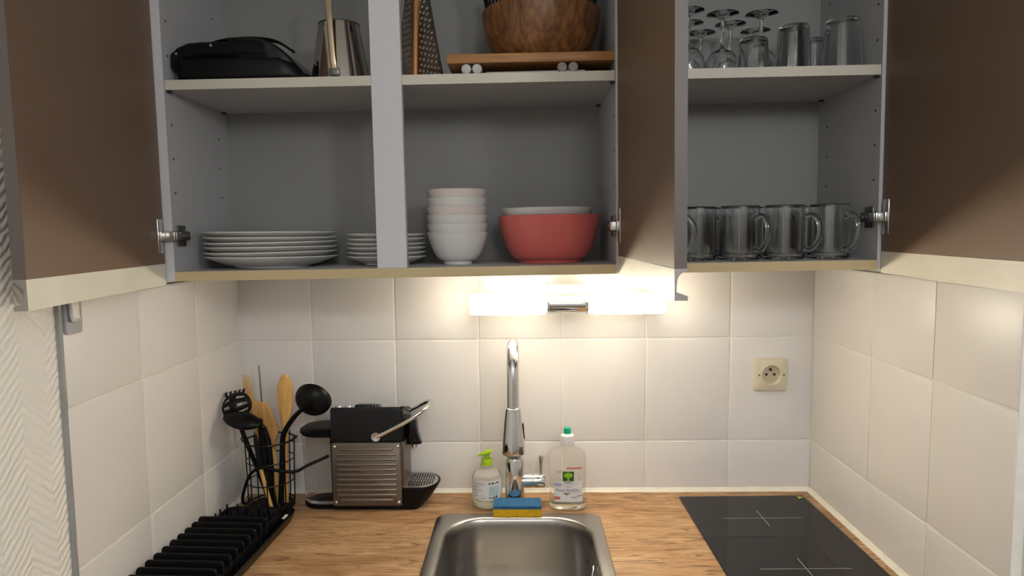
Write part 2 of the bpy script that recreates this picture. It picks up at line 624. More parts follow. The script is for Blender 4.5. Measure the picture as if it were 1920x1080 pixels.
wall_back = struct('wall_back', box(XWL - .1, XWR + .1, 0.0013, 0.12, 0, 2.5), 'grout', 'back wall of the kitchen niche behind the tiles', 'wall')
_wl = MB().add(rings([[(XWL - .12, 0.004, z), (XWL, 0.004, z), (XWL, -LEFT_END - .003, z), (XWP, -LEFT_END - .003, z), (XWP, -3.4, z), (XWL - .12, -3.4, z)] for z in (0, 2.5)]))
wall_left = struct('wall_left', (_wl.v, _wl.f), 'paper', 'left wall with off-white chevron relief wallpaper', 'wall')
wall_right = struct('wall_right', box(XWR, 2.3, -0.70, 0.004, 0, 2.5), 'paint', 'right wall of the kitchen niche behind the tiles', 'wall')
struct('wall_far_right', box(2.3, 2.42, -3.4, -0.70, 0, 2.5), 'paint', 'plain painted room wall out of frame on the right', 'wall')
struct('wall_front', box(XWL - .12, 2.42, -3.52, -3.4, 0, 2.5), 'paint', 'plain painted room wall behind the viewer', 'wall')
struct('floor', box(XWL - .12, 2.42, -3.52, 0.12, -0.1, 0), 'floor', 'wood laminate floor of the room below the frame', 'floor')
struct('ceiling', box(XWL - .12, 2.42, -3.52, 0.12, 2.5, 2.6), 'ceil', 'white ceiling above the frame', 'ceiling')

_tile_cache = {}

def tile_mesh(w, h, t):
    key = (round(w, 4), round(h, 4), round(t, 4))
    if key not in _tile_cache:
        hw, hh, e = w / 2, h / 2, 0.0022
        rs = []
        for ins, y in ((0, t), (0, 0.0011), (0.0006, 0.0004), (e, 0)):
            rs.append([(-hw + ins, y, -hh + ins), (hw - ins, y, -hh + ins), (hw - ins, y, hh - ins), (-hw + ins, y, hh - ins)])
        me = mesh_from(rings(rs), 'tile', 60)
        me.materials.append(M['tile'])
        _tile_cache[key] = me
    return _tile_cache[key]

def lay_tiles(parent, us, zs, place, rz, t):
    J = 0.0034
    for a, b in zip(us, us[1:]):
        for c, d in zip(zs, zs[1:]):
            me = tile_mesh(b - a - J, d - c - J, t)
            o = bpy.data.objects.new('tile', me)
            COL.objects.link(o)
            o.parent = parent
            o.location = place((a + b) / 2, (c + d) / 2)
            o.rotation_euler = (random.uniform(-.0022, .0022), random.uniform(-.0012, .0012), rz + random.uniform(-.0025, .0025))

bx = [XL, -0.5067, -0.3067, -0.1067, 0.0933, 0.2933, 0.4933, XR]
lay_tiles(wall_back, bx, [ZC - 0.02, Z2, Z1, 1.5244], lambda u, z: (u, 0.0, z), 0, 0.0042)
# side walls: u = distance from the back wall
obj('grout_bed', box(XWL - .001, XL - 0.0013, -LEFT_END + .001, 0.004, ZC - 0.02, 1.4375), 'grout', wall_left)
lay_tiles(wall_left, [0.0, 0.207, 0.414, LEFT_END], [ZC - 0.02, Z2, Z1, 1.438], lambda u, z: (XL, -u, z), PI / 2, 0.004)
obj('grout_bed', box(XR + 0.0013, XWR + .001, -RIGHT_END + .001, 0.004, ZC - 0.02, 1.4435), 'grout', wall_right)
lay_tiles(wall_right, [0.0, 0.267, 0.467, RIGHT_END], [ZC - 0.02, Z2, Z1, 1.444], lambda u, z: (XR, -u, z), -PI / 2, 0.004)

# grey strip where the left tiling ends
pts = []
for k in range(24):
    z = 0.86 + k * (1.438 - 0.86) / 23
    pts.append(z)
ring = []
for z in pts:
    w = 0.0045 + 0.0007 * noise.noise((z * 30, 1, 2))
    x0 = XWP - .006
    x1 = XL + 0.001 + 0.0008 * noise.noise((z * 25, 7, 2))
    ring.append([(x0, -LEFT_END - 2 * w + .002, z), (x1 - .004, -LEFT_END - 2 * w + .002, z), (x1, -LEFT_END - w * 1.2, z), (x1, -LEFT_END + .0005, z), (x0, -LEFT_END + .0005, z)])
struct('trim_1', rings(ring), 'greytrim', 'grey strip finishing the left edge of the wall tiles', 'trim')

def bead(path, wdir, rad=0.0085):
    rs = []
    for i, p in enumerate(path):
        p = Vector(p)
        rr = rad * (1 + 0.14 * noise.noise((i * .8, rad * 99, 3)))
        w = Vector(wdir)
        rg = [p, p + w * rr]
        for k in range(1, 4):
            a = k / 4 * PI / 2
            rg.append(p + w * rr * (1 - math.sin(a) * .78) + Vector((0, 0, rr * 1.05 * (1 - math.cos(a) * .78))) * 1.0)
        rg.append(p + Vector((0, 0, rr * 1.05)))
        rs.append(rg)
    return rings(rs)

struct('trim_2', bead([(XL + i * (XR - XL) / 60, -0.0003, ZC) for i in range(61)], (0, -1, 0)), 'silicone', 'cream sealant bead between the back tiles and the worktop', 'trim')
struct('trim_3', bead([(XR - 0.0003, -0.006 - i * 0.64 / 40, ZC) for i in range(41)], (-1, 0, 0)), 'silicone', 'cream sealant bead along the right tiles and the worktop', 'trim')
struct('trim_4', bead([(XL + 0.0003, -0.006 - i * 0.61 / 40, ZC) for i in range(41)], (1, 0, 0)), 'silicone', 'cream sealant bead along the left tiles and the worktop', 'trim')

# ------------------------------------------------------------------ worktop with cut-out
SX0, SX1, SD0, SD1 = -0.196, 0.167, 0.132, 0.575
def worktop():
    xs = [XL + .0005, SX0 + .012, SX1 - .012, XR - .0005]
    ys = [-0.0005, -SD0 - .012, -SD1 + .012, -0.645]
    mb = MB()
    v, f = [], []
    for z in (ZC, ZC - 0.038):
        for y in ys:
            for x in xs:
                v.append((x, y, z))
    idx = lambda l, j, i: l * 16 + j * 4 + i
    for j in range(3):
        for i in range(3):
            if i == 1 and j == 1:
                continue
            f.append((idx(0, j, i), idx(0, j + 1, i), idx(0, j + 1, i + 1), idx(0, j, i + 1)))
            f.append((idx(1, j, i), idx(1, j, i + 1), idx(1, j + 1, i + 1), idx(1, j + 1, i)))
    for i in range(3):
        f.append((idx(0, 0, i), idx(0, 0, i + 1), idx(1, 0, i + 1), idx(1, 0, i)))
        f.append((idx(0, 3, i), idx(1, 3, i), idx(1, 3, i + 1), idx(0, 3, i + 1)))
        f.append((idx(0, i, 0), idx(1, i, 0), idx(1, i + 1, 0), idx(0, i + 1, 0)))
        f.append((idx(0, i, 3), idx(0, i + 1, 3), idx(1, i + 1, 3), idx(1, i, 3)))
    for a, b in (((1, 1), (1, 2)), ((1, 2), (2, 2)), ((2, 2), (2, 1)), ((2, 1), (1, 1))):
        f.append((idx(0, *a), idx(0, *b), idx(1, *b), idx(1, *a)))
    return v, f
tag(obj('worktop', worktop(), 'worktop'), 'brown oak-look laminate worktop running wall to wall', 'worktop')

# ------------------------------------------------------------------ wall cabinets (hung very slightly out of level)
TILT = 0.0073
ZB, DC, DB = 1.4493, 0.3226, 0.058
XCL, XCR, XMID = -0.680, 0.682, 0.195
TH = 0.018
HC = 0.70
ZSH = 0.3577

def W(x, d, z):
    c, s = math.cos(TILT), math.sin(TILT)
    return (c * x - s * z, -d, ZB + s * x + c * z)
CROT = (0, -TILT, 0)
FLOOR_IN = TH               # local height of the cabinet floor
SHELF_TOP = ZSH + TH

def cabinet(name, label, x0, x1, stile, hinge_sides):
    xc = (x0 + x1) / 2
    root = thing(name, label, 'cabinet', W(xc, 0, 0), CROT)
    h = x1 - x0
    a, b = -h / 2, h / 2
    for p0, p1 in ((a, a + TH), (b - TH, b)):
        pan = obj('side_panel', box(p0, p1, -DC + .0014, -0.003, 0, HC), 'cabside', root)
        tag(obj('edge_band', box(p0, p1, -DC, -DC + .0014, 0, HC), 'cab', pan), 'white front edge of the side panel')
    obj('bottom_panel', box(a + TH, b - TH, -DC + .0012, -0.003, 0, TH), 'cabside', root)
    tag(obj('edge_band', box(a + TH, b - TH, -DC - .0006, -DC + .0012, 0, TH), 'botedge', root), 'beige front edge of the cabinet floor')
    obj('top_panel', box(a + TH, b - TH, -DC, -0.003, HC - TH, HC), 'cab', root)
    obj('back_panel', box(a + TH, b - TH, -DB, -DB + .008, TH, HC - TH), 'cabin', root)
    sh = obj('shelf', box(a + TH + .001, b - TH - .001, -DC + .004, -DB - .001, ZSH, ZSH + TH), 'cabside', root)
    tag(obj('edge_band', box(a + TH + .001, b - TH - .001, -DC + .002, -DC + .004, ZSH, ZSH + TH), 'cabedge', sh), 'cream front edge of the shelf')
    for sx in (a + TH + .004, b - TH - .004):
        for d in (DC - .012, DB + .022):
            obj('shelf_pin', box(sx - .005, sx + .005, -d - .004, -d + .004, ZSH - .004, ZSH - .0002, .001, 1), 'pin', root)
    holes = MB()
    for side, sx in ((1, a + TH), (-1, b - TH)):
        for d in (DC - .020, DB + .045):
            for k in range(10):
                z = 0.104 + k * 0.064
                if abs(z - ZSH - .009) < .016 or abs(z - .10) < .03:
                    continue
                v, f = lathe([(0, 0), (0.0024, 0), (0.0024, .0004), (0, .0004)], 8)
                holes.add((v, f), Matrix.Translation((sx, -d, z)) @ Matrix.Rotation(side * PI / 2, 4, 'Y'))
    tag(holes.build('pin_holes', 'hole', root), kind='stuff')
    if stile is not None:
        obj('stile', box(stile - xc - .0285, stile - xc + .0285, -DC - .0005, -DC + .016, TH, HC, .0008, 1), 'cab', root)
    return root, xc

cab1, xc1 = cabinet('wall_cabinet', 'wide white wall cabinet with centre post and two taupe doors wide open', XCL, XMID, -0.2465, None)
cab2, xc2 = cabinet('wall_cabinet', 'narrow white wall cabinet holding glassware, taupe door open at far right', XMID, XCR, None, None)

def cab_door(cab, xc, xh, width, side, ang, hz):
    """side -1: hinged at the left (opens to the left), +1: hinged at the right.  inner face in the plane through the hinge."""
    zb = -0.006
    # local frame: u runs from hinge to free edge along -Y, thickness outwards (side direction)
    t = 0.016
    x0, x1 = (0, t) if side > 0 else (-t, 0)
    d = obj('door', box(x0, x1, -width + .0012, 0, 0.034, HC + .004, .0007, 1), 'door', cab, loc=(xh - xc, -DC - .002, 0), rot=(0, 0, ang))
    tag(obj('edge_band', box(x0, x1, -width, -width + .0012, 0.034, HC + .004), 'dooredge', d), 'grey-brown free edge of the door')
    # grip profile: flat web on the inside, hollow curve and lip on the outside (section in XZ, extruded along the door)
    s = side
    sec = [(0, zb), (0, 0.034), (t * s, 0.034), (t * s, 0.0305)]
    for k in range(7):
        a = k / 6 * PI / 2
        sec.append(((t - .0125 * math.sin(a)) * s, 0.0305 - .0135 * (1 - math.cos(a))))
    sec += [(0.0028 * s, 0.0085), (0.0028 * s, 0.0045), (0.017 * s, -0.0005), (0.0172 * s, zb)]
    tag(obj('handle_profile', prism(sec, -width, -0.002), 'profile', d, angle=30), 'cream grip profile along the bottom of the door')
    # raw aluminium end of the profile
    c = obj('profile_end_cap', prism(sec, -width - .0006, -width + .0002), 'alu', d, angle=30)
    tag(c, 'bare aluminium end of the grip profile')
    # hinge plate on the door
    obj('hinge_plate', box(-.0022 * s if s > 0 else 0, 0 if s > 0 else .0022, -.030, -.008, hz - .032, hz + .032, .001, 2), 'steel', d)
    cup = MB()
    cup.add(box(-.007 if s > 0 else 0.0005, -.0005 if s > 0 else .007, -.028, -.002, hz - .009, hz + .009, .0015, 2))
    cup.build('hinge_cup', 'steel', d)
    return d

def hinge_arm(cab, xc, xin, side, hz):
    """dark hinge arm screwed on the inside of the side panel"""
    s = side
    mb = MB()
    y0 = -DC + 0.001
    mb.add(box(min(0, -.010 * s), max(0, -.010 * s), y0, y0 + .048, hz - .009, hz + .009, .002, 2))
    mb.add(box(min(0, -.0035 * s), max(0, -.0035 * s), y0 + .012, y0 + .044, hz - .020, hz + .020, .0015, 2))
    a = mb.build('hinge_arm', 'darksteel', cab, loc=(xin - xc, 0, 0))
    mb = MB()
    mb.add(box(min(-.0095 * s, -.0125 * s), max(-.0095 * s, -.0125 * s), y0 - .010, y0 + .010, hz - .0075, hz + .0075, .001, 2))
    mb.build('hinge_knuckle', 'steel', a)
    mb = MB()
    mb.add(box(min(.013 * s, -.0115 * s), max(.013 * s, -.0115 * s), y0 - .015, y0 - .0035, hz - .0085, hz + .0085, .002, 2))
    mb.build('hinge_bridge', 'steel', a)
    for yy in (.022, .036):
        v, f = lathe([(0, 0), (.0036, 0), (.0036, .0012), (0, .0016)], 12)
        MB().add((v, f), Matrix.Translation((-.0098 * s, y0 + yy, hz)) @ Matrix.Rotation(-s * PI / 2, 4, 'Y')).build('screw', 'steel', a)

cab_door(cab1, xc1, XCL + .002, 0.430, -1, R(6.6), 0.086)
cab_door(cab1, xc1, XMID - TH + .0035, 0.430, +1, R(1.1), 0.090)
cab_door(cab2, xc2, XCR - TH + .006, 0.484, +1, R(-4.5), 0.098)
hinge_arm(cab1, xc1, XCL + TH, -1, 0.086)
hinge_arm(cab1, xc1, XMID - TH, +1, 0.090)
hinge_arm(cab2, xc2, XCR - TH, +1, 0.098)

# ------------------------------------------------------------------ wall lamp (two frosted tubes)
LX, LD, LZ, LR = 0.0995, 0.088, 1.3685, 0.0240
lampt = thing('wall_lamp', 'twin-tube chrome wall lamp glowing under the cabinet', 'lamp', (LX, 0, LZ))
obj('wall_box', box(-.050, .050, -.062, -.0005, -.002, .040, .003, 2), 'lampwhite', lampt)
mb = MB()
mb.add(lathe([(0, -.046), (.0232, -.046), (.0240, -.0445), (.0235, -.043), (.0215, -.041), (.0215, .041), (.0235, .043), (.0240, .0445), (.0232, .046), (0, .046)], 40),
       Matrix.Translation((0, -LD, 0)) @ Matrix.Rotation(PI / 2, 4, 'Y'))
mb.add(box(-.034, .034, -LD + .006, -.060, -.010, .020, .003, 2))
mb.build('holder', 'chrome', lampt)
for s in (-1, 1):
    m = mat_emit('frosted_glass_shade', (1.0, 0.875, 0.665), LAMP_STRENGTH * (1.75 if s > 0 else 2.15), LAMP_STRENGTH * 0.5, 0.03, 0.165, s)
    prof = [(0, 0), (.0185, 0), (.0225, .004), (LR, .012), (LR, .168), (.0230, .172), (0, .172)]
    v, f = lathe(prof, 40)
    MB().add((v, f), Matrix.Rotation(PI / 2, 4, 'Y')).build('glass_shade', m, lampt, loc=(s * .0455, -LD, 0), rot=(0, 0, 0 if s > 0 else PI))
obj('cable', tube(smooth_path([(-.030, -.045, .038), (-.033, -.040, .052), (-.020, -.030, .070), (-.016, -.020, .079)]), .0032, 8), 'lampwhite', lampt)

# ------------------------------------------------------------------ sink
def sink():
    root = thing('sink', 'square stainless steel inset sink in front of the tap', 'sink', (0, 0, ZC))
    k = 8
    def rg(ins, z, r, back=0.0):
        return [(x, y, z) for x, y in rrect(SX0 + ins, SX1 - ins, -SD1 + ins, -SD0 - ins - back, r, k)]
    rs = [rg(0.0, 0.0004, .030), rg(.0012, .0026, .029), rg(.004, .0036, .028), rg(.021, .0036, .078), rg(.0245, .0030, .080),
          rg(.0275, .0005, .081), rg(.0295, -.005, .081), rg(.031, -.015, .080), rg(.034, -.06, .078), rg(.038, -.115, .075), rg(.045, -.140, .070),
          rg(.058, -.152, .062), rg(.085, -.156, .045), rg(.14, -.158, .02)]
    obj('basin', rings(rs, False, True), 'sink', root, angle=60)
    cx, cy = (SX0 + SX1) / 2, -(SD0 + SD1) / 2
    obj('drain', lathe([(0, .002), (.012, .0025), (.016, .0005), (.030, .0005), (.036, .003), (.041, .0025), (.042, 0)], 32), 'chrome', root, loc=(cx, cy, -.1578))
    # overflow with plug chain on the right-hand wall
    ox = SX1 - .0335
    mb = MB()
    mb.add(lathe([(0, .010), (.010, .010), (.012, .008), (.0125, .004), (.019, .003), (.021, 0)], 24), Matrix.Translation((ox, -.395, -.050)) @ Matrix.Rotation(-PI / 2, 4, 'Y'))
    mb.build('overflow', 'chrome', root)
    chain = smooth_path([(ox - .009, -.392, -.048), (ox - .012, -.385, -.062), (ox - .013, -.372, -.060), (ox - .010, -.360, -.042), (ox - .004, -.352, -.022), (ox - .002, -.345, -.012)], 8)
    mb = MB()
    for i, p in enumerate(chain):
        v, f = lathe([(0, -.0019), (.0013, -.0013), (.0019, 0), (.0013, .0013), (0, .0019)], 8)
        mb.add((v, f), Matrix.Translation(p))
    mb.build('plug_chain', 'chrome', root)
    mb = MB()
    mb.add(lathe([(0, -.006), (.015, -.006), (.018, -.002), (.018, .003), (.014, .006), (.004, .007), (.004, .012), (0, .012)], 24), Matrix.Translation((ox - .022, -.385, -.060)) @ Matrix.Rotation(R(60), 4, 'Y'))
    mb.build('plug', 'chrome', root)
    return root
sink()

# ------------------------------------------------------------------ tap
def tap():
    root = thing('tap', 'tall chrome pull-down kitchen tap behind the sink', 'tap', (-0.0225, -0.080, ZC))
    obj('body', lathe([(0, 0), (.026, 0), (.026, .004), (.0228, .006), (.0224, .108), (.0205, .114), (.0170, .116), (.0170, .118), (.0205, .120), (.0205, .124), (.0150, .128), (0, .128)], 40), 'chrome', root)
    # neck: up, over and down towards the viewer
    path = [(0, 0, .120), (0, 0, .20), (0, 0, .27)]
    rad = 0.062
    for k in range(1, 17):
        a = PI * k / 16
        path.append((0, -rad + rad * math.cos(a), .325 + rad * math.sin(a)))
    path.append((0, -2 * rad, .31))
    path.append((0, -2 * rad, .262))
    obj('neck', tube([(0, 0, .12), (0, 0, .2), (0, 0, .3)] + path[3:], .0128, 24), 'chrome', root)
    head = obj('spray_head', lathe([(0, .100), (.0135, .100), (.0162, .098), (.0165, .094), (.0190, .074), (.0235, .030), (.0252, .004), (.0248, .0008), (.022, 0), (.018, .002), (0, .003)], 40), 'chrome', root, loc=(0, -2 * rad, .164))
    obj('spray_button', box(.0225, .0262, -.006, .006, .030, .064, .0016, 2), 'black', head, rot=(0, R(-4), 0))
    obj('nozzle', lathe([(0, 0), (.0175, 0), (.0175, -.004), (.013, -.006), (0, -.006)], 32), 'darksteel', head)
    mb = MB()
    mb.add(lathe([(0, 0), (.0165, 0), (.0165, .024), (.0155, .025), (.0155, .027), (.0168, .028), (.0168, .050), (.0155, .053), (0, .053)], 32), Matrix.Translation((.016, 0, .058)) @ Matrix.Rotation(PI / 2, 4, 'Y'))
    lv = mb.build('valve', 'chrome', root)
    obj('lever', tube([(.060, -.002, .070), (.0605, -.003, .092), (.0605, -.004, .112), (.0605, -.004, .118)], [.0032, .0040, .0056, .0050], 16), 'chrome', lv)
    return root
tap()

# ------------------------------------------------------------------ sponge
sp = thing('sponge', 'blue and yellow scouring sponge lying on the sink rim', 'sponge', (-0.0165, -0.1305, ZC + .0039), (0, 0, R(-0.6)))
def spongy(x0, x1, y0, y1, z0, z1, nx=16, ny=7, jit=.0005):
    v, f = [], []
    for z in (z0, z1):
        for j in range(ny + 1):
            for i in range(nx + 1):
                x = x0 + (x1 - x0) * i / nx
                y = y0 + (y1 - y0) * j / ny
                v.append((x + random.uniform(-jit, jit), y + random.uniform(-jit, jit), z + random.uniform(-jit, jit)))
    n = nx + 1
    o2 = n * (ny + 1)
    for j in range(ny):
        for i in range(nx):
            a = j * n + i
            f.append((a, a + n, a + n + 1, a + 1))
            f.append((o2 + a, o2 + a + 1, o2 + a + n + 1, o2 + a + n))
    for i in range(nx):
        f.append((i, i + 1, o2 + i + 1, o2 + i))
        a = ny * n + i
        f.append((a, o2 + a, o2 + a + 1, a + 1))
    for j in range(ny):
        a = j * n
        f.append((a, o2 + a, o2 + a + n, a + n))
        a = j * n + nx
        f.append((a, a + n, o2 + a + n, o2 + a))
    return v, f
tag(obj('foam', spongy(-.0535, .0535, -.024, .024, 0, .0165), 'yellow', sp), 'yellow foam half')
tag(obj('scourer', spongy(-.0530, .0530, -.0243, .0238, .0168, .0235), 'blue', sp), 'blue scouring pad on top')

# ------------------------------------------------------------------ pump soap bottle
def soap():
    root = thing('soap_dispenser', 'clear round hand soap bottle with lime green pump', 'soap', (-0.0865, -0.082, ZC))
    obj('bottle', lathe([(0, 0), (.026, 0), (.0315, .004), (.0335, .012), (.0345, .05), (.0345, .070), (.0325, .078), (.024, .084), (.0145, .0885), (.0135, .092), (.0135, .097), (0, .097)], 44), 'plastic_frost', root)
    obj('soap', lathe([(0, .002), (.025, .002), (.0302, .006), (.032, .013), (.0326, .022), (0, .022)], 40), 'liquid', root)
    rl = .0348
    def cyl(x, z):
        a = x / rl
        return (rl * math.sin(a), -rl * math.cos(a), z)
    def strip(x0, x1, z0, z1, n, off):
        v, f = [], []
        for i in range(n + 1):
            x = x0 + (x1 - x0) * i / n
            a = x / rl
            for z in (z0, z1):
                v.append(((rl + off) * math.sin(a), -(rl + off) * math.cos(a), z))
        for i in range(n):
            f.append((2 * i, 2 * i + 2, 2 * i + 3, 2 * i + 1))
        return v, f
    lab = obj('label', strip(-.049, .049, .024, .070, 24, .0002), 'film', root)
    tag(lab, 'pale printed label wrapped round the bottle')
    mb = MB()
    for x0, x1, z in ((-.030, -.004, .0625), (-.030, -.018, .0555), (-.030, -.010, .0475), (-.030, -.020, .0405), (-.030, -.022, .0340), (-.012, -.002, .0300)):
        mb.add(strip(x0, x1, z - .0006, z + .0006, 8, .0006))
    tag(mb.build('print_lines', 'inkgrey', lab), kind='stuff')
    obj('print_panel', strip(.006, .030, .036, .057, 8, .0006), 'filmblue', lab)
    mb = MB()
    for x0, x1, z0, z1 in ((.005, .009, .062, .066), (.012, .017, .062, .066), (.019, .021, .061, .066), (.024, .030, .062, .066), (.006, .013, .0295, .0320), (.015, .019, .0280, .0330), (.021, .026, .0290, .0345)):
        mb.add(strip(x0, x1, z0, z1, 3, .0006))
    tag(mb.build('print_marks', 'ink', lab), kind='stuff')
    pm = obj('pump_collar', lathe([(0, .0975), (.0138, .0975), (.0138, .0985), (.0126, .0990), (.0122, .109), (.0108, .1115), (0, .1115)], 28), 'green', root)
    mb = MB()
    mb.add(lathe([(0, .111), (.0058, .111), (.0062, .121), (0, .122)], 20))
    rs = []
    for t, w, h, zz in ((-.021, .0030, .0018, .1185), (-.017, .0045, .0028, .1195), (-.010, .0075, .0042, .1225), (-.002, .0098, .0058, .1255), (.006, .0100, .0055, .1275), (.012, .0075, .0035, .1290), (.0138, .004, .0018, .1295)):
        rs.append([(t, w * math.cos(2 * PI * i / 16), zz + h * math.sin(2 * PI * i / 16)) for i in range(16)])
    mb.add(rings(rs))
    mb.build('pump_head', 'green', root)
    return root
soap()

# ------------------------------------------------------------------ washing-up liquid bottle
def dish_bottle():
    root = thing('dish_soap_bottle', 'flat clear washing-up liquid bottle with green cap and tree emblem', 'bottle', (0.0985, -0.096, ZC))
    A, B, P = .0425, .0240, 3.0
    def ringz(a, b, z, p=P, n=40):
        out = []
        for k in range(n):
            t = 2 * PI * k / n
            c, s = math.cos(t), math.sin(t)
            out.append((a * math.copysign(abs(c) ** (2 / p), c), b * math.copysign(abs(s) ** (2 / p), s), z))
        return out
    prof = [(.034, .017, 0, 2.6), (.0395, .0215, .0025, 2.8), (.0425, .0238, .009, 3), (.0425, .024, .03, 3), (.0405, .0235, .046, 3), (.0415, .0238, .060, 3), (.0425, .024, .080, 3), (.0425, .024, .118, 3), (.0410, .0235, .127, 2.8), (.034, .021, .1355, 2.5), (.022, .0175, .1415, 2.2), (.0155, .0150, .1450, 2), (.0145, .0145, .150, 2)]
    obj('bottle', rings([ringz(a, b, z, p) for a, b, z, p in prof]), 'plastic_clear', root, angle=60)
    lp = [(.032, .015, .0015, 2.6), (.038, .020, .004, 2.8), (.0408, .0222, .010, 3), (.0408, .0222, .0165, 3)]
    obj('liquid', rings([ringz(a, b, z, p) for a, b, z, p in lp]), 'liquid', root, angle=60)
    obj('neck_collar', lathe([(0, .1495), (.0158, .1495), (.0160, .151), (.0158, .166), (.0150, .1700), (.0105, .1725), (.0085, .1735), (0, .1735)], 32), 'whiteplastic', root)
    obj('cap', lathe([(0, .1735), (.0080, .1735), (.0082, .1845), (.0072, .1868), (0, .1875)], 28), 'teal', root)
    def lift(off):
        def fn(x, z):
            q = min(1, abs(x) / A)
            return (x, -(B * (1 - q ** P) ** (1 / P)) - off, z)
        return fn
    def rect(x0, x1, z0, z1, off, n=10):
        v, f = [], []
        fn = lift(off)
        for i in range(n + 1):
            x = x0 + (x1 - x0) * i / n
            v += [fn(x, z0), fn(x, z1)]
        for i in range(n):
            f.append((2 * i, 2 * i + 2, 2 * i + 3, 2 * i + 1))
        return v, f
    lab = obj('label', rect(-.032, .032, .0225, .0700, .0006), 'film', root)
    tag(lab, 'pale label with printed lettering')
    obj('red_banner', rect(-.004, .031, .0985, .1025, .0009), 'inkred', lab, rot=(0, 0, 0))
    obj('emblem_ground', rect(-.0125, .0125, .0700, .0930, .0008), 'leafdark', lab)
    mb = MB()
    mb.add(grid_patch([(0.0098 * math.cos(t * PI / 12), .0845 + .0062 * math.sin(t * PI / 12)) for t in range(24)], lift(.0014)))
    mb.add(grid_patch([(-.0016, .0785), (.0016, .0785), (.0022, .0725), (.0060, .0718), (-.0060, .0718), (-.0022, .0725)], lift(.0013)))
    mb.build('emblem_tree', 'leaflight', lab)
    obj('name_band', rect(-.0125, .0125, .0645, .0712, .0010), 'whiteplastic', lab)
    obj('lilac_corner', rect(-.032, -.016, .0590, .0660, .0008), 'lilac', lab)
    mb = MB()
    for x0, x1, z0, z1 in ((-.032, .032, .0640, .0646), (.020, .028, .0740, .0748), (.022, .027, .0800, .0812), (-.008, .008, .0590, .0597), (-.006, .006, .0560, .0566), (.004, .026, .0445, .0451), (.006, .020, .0330, .0345), (.010, .018, .0300, .0310), (.020, .025, .0350, .0375), (.0265, .030, .0355, .0385)):
        mb.add(rect(x0, x1, z0, z1, .0011, 4))
    tag(mb.build('print_lines', 'inkgrey', lab), kind='stuff')
    obj('red_mark', rect(-.032, -.0185, .0280, .0350, .0008), 'inkred', root)
    mb = MB()
    mb.add(grid_patch([(-.013, .0440), (0.005, .0440), (-.004, .0375)], lift(.0011)))
    mb.build('leaf_print', 'brownprint', lab)
    for body, size, x, z, m in (("VERT", .0088, 0, .0677, 'ink'), ("L'arbre", .0072, -.017, .0930, 'inkgrey'), ("Peaux Sensibles", .0083, -.001, .0500, 'inkblue')):
        me = text_mesh(body, size)
        fn = lift(.0015)
        for v in me.vertices:
            v.co = Vector(fn(v.co.x + x, v.co.y + z))
        me.materials.clear()
        me.materials.append(M[m])
        o = obj('lettering', me, None, lab)
    return root
dish_bottle()

# ------------------------------------------------------------------ hob
def hob():
    root = thing('ceramic_hob', 'black ceramic glass two-ring hob set in the worktop', 'hob', (0.5135, -0.300, ZC), (0, 0, R(0.6)))
    obj('glass_plate', rings([[(x, y, .0003) for x, y in rrect(-.147, .147, -.256, .256, .004, 3)],
        [(x, y, .0036) for x, y in rrect(-.147, .147, -.256, .256, .004, 3)], [(x, y, .0044) for x, y in rrect(-.1462, .1462, -.2552, .2552, .004, 3)]]), 'hob', root)
    for cy in (0.132, -0.088):
        mb = MB()
        mb.add(box(-.079, .091, cy - .0006, cy + .0006, .0044, .00455))
        mb.add(box(.0054, .0066, cy - .040, cy + .040, .0044, .00455))
        mb.build('zone_cross', 'hobline', root)
    v = [(.126, .2500, .0046), (.1440, .2440, .0046), (.126, .2350, .0046), (.130, .2430, .0046)]
    tag(obj('sticker', (v, [(0, 3, 1), (3, 2, 1)]), 'yellowmark', root), 'small yellow triangular sticker in the corner')
    return root
hob()

# ------------------------------------------------------------------ wall socket
def socket():
    root = thing('wall_socket', 'ivory wall socket on the back tiles at the right', 'socket', (0.5885, 0, 1.1855))
    NA = 64
    def sq(h, y, p):
        out = []
        for k in range(NA):
            t = 2 * PI * k / NA
            c, q = math.cos(t), math.sin(t)
            m_ = (abs(c) ** p + abs(q) ** p) ** (-1 / p)
            out.append((h * c * m_, y, h * q * m_))
        return out
    rs = [sq(.0395, -.0002, 14), sq(.0395, -.006, 14), sq(.0382, -.0085, 12), sq(.0355, -.0096, 9), sq(.0258, -.0114, 2), sq(.0240, -.0122, 2), sq(.0225, -.0112, 2), sq(.0205, -.0025, 2)]
    obj('plate', rings(rs, True, False), 'socket', root, angle=50)
    v, f = lathe([(0, 0), (.0207, 0)], 28)
    ins = obj('insert', ([(x, -.0024, y) for x, y, z in v], f), 'socketin', root)
    mb = MB()
    for x, z, r in ((-.0095, 0, .0032), (.0095, 0, .0032), (0, .0118, .0036)):
        v, f = lathe([(0, 0), (r, 0), (r, .0006), (0, .0006)], 12)
        mb.add((v, f), Matrix.Translation((x, -.0025, z)) @ Matrix.Rotation(PI / 2, 4, 'X'))
    mb.build('pin_holes', 'hole', ins)
    v, f = lathe([(0, 0), (.0024, 0), (.0024, .008), (.0014, .0098), (0, .0098)], 12)
    MB().add((v, f), Matrix.Translation((0, -.0025, .0118)) @ Matrix.Rotation(PI / 2, 4, 'X')).build('earth_pin', 'darksteel', ins)
    for sx in (-.029, .029):
        v, f = lathe([(0, .0012), (.0022, .001), (.0024, 0)], 12)
        mb = MB().add((v, f), Matrix.Translation((sx, -.0104, 0)) @ Matrix.Rotation(PI / 2, 4, 'X'))
        mb.build('screw', 'darksteel', root)
    return root
socket()

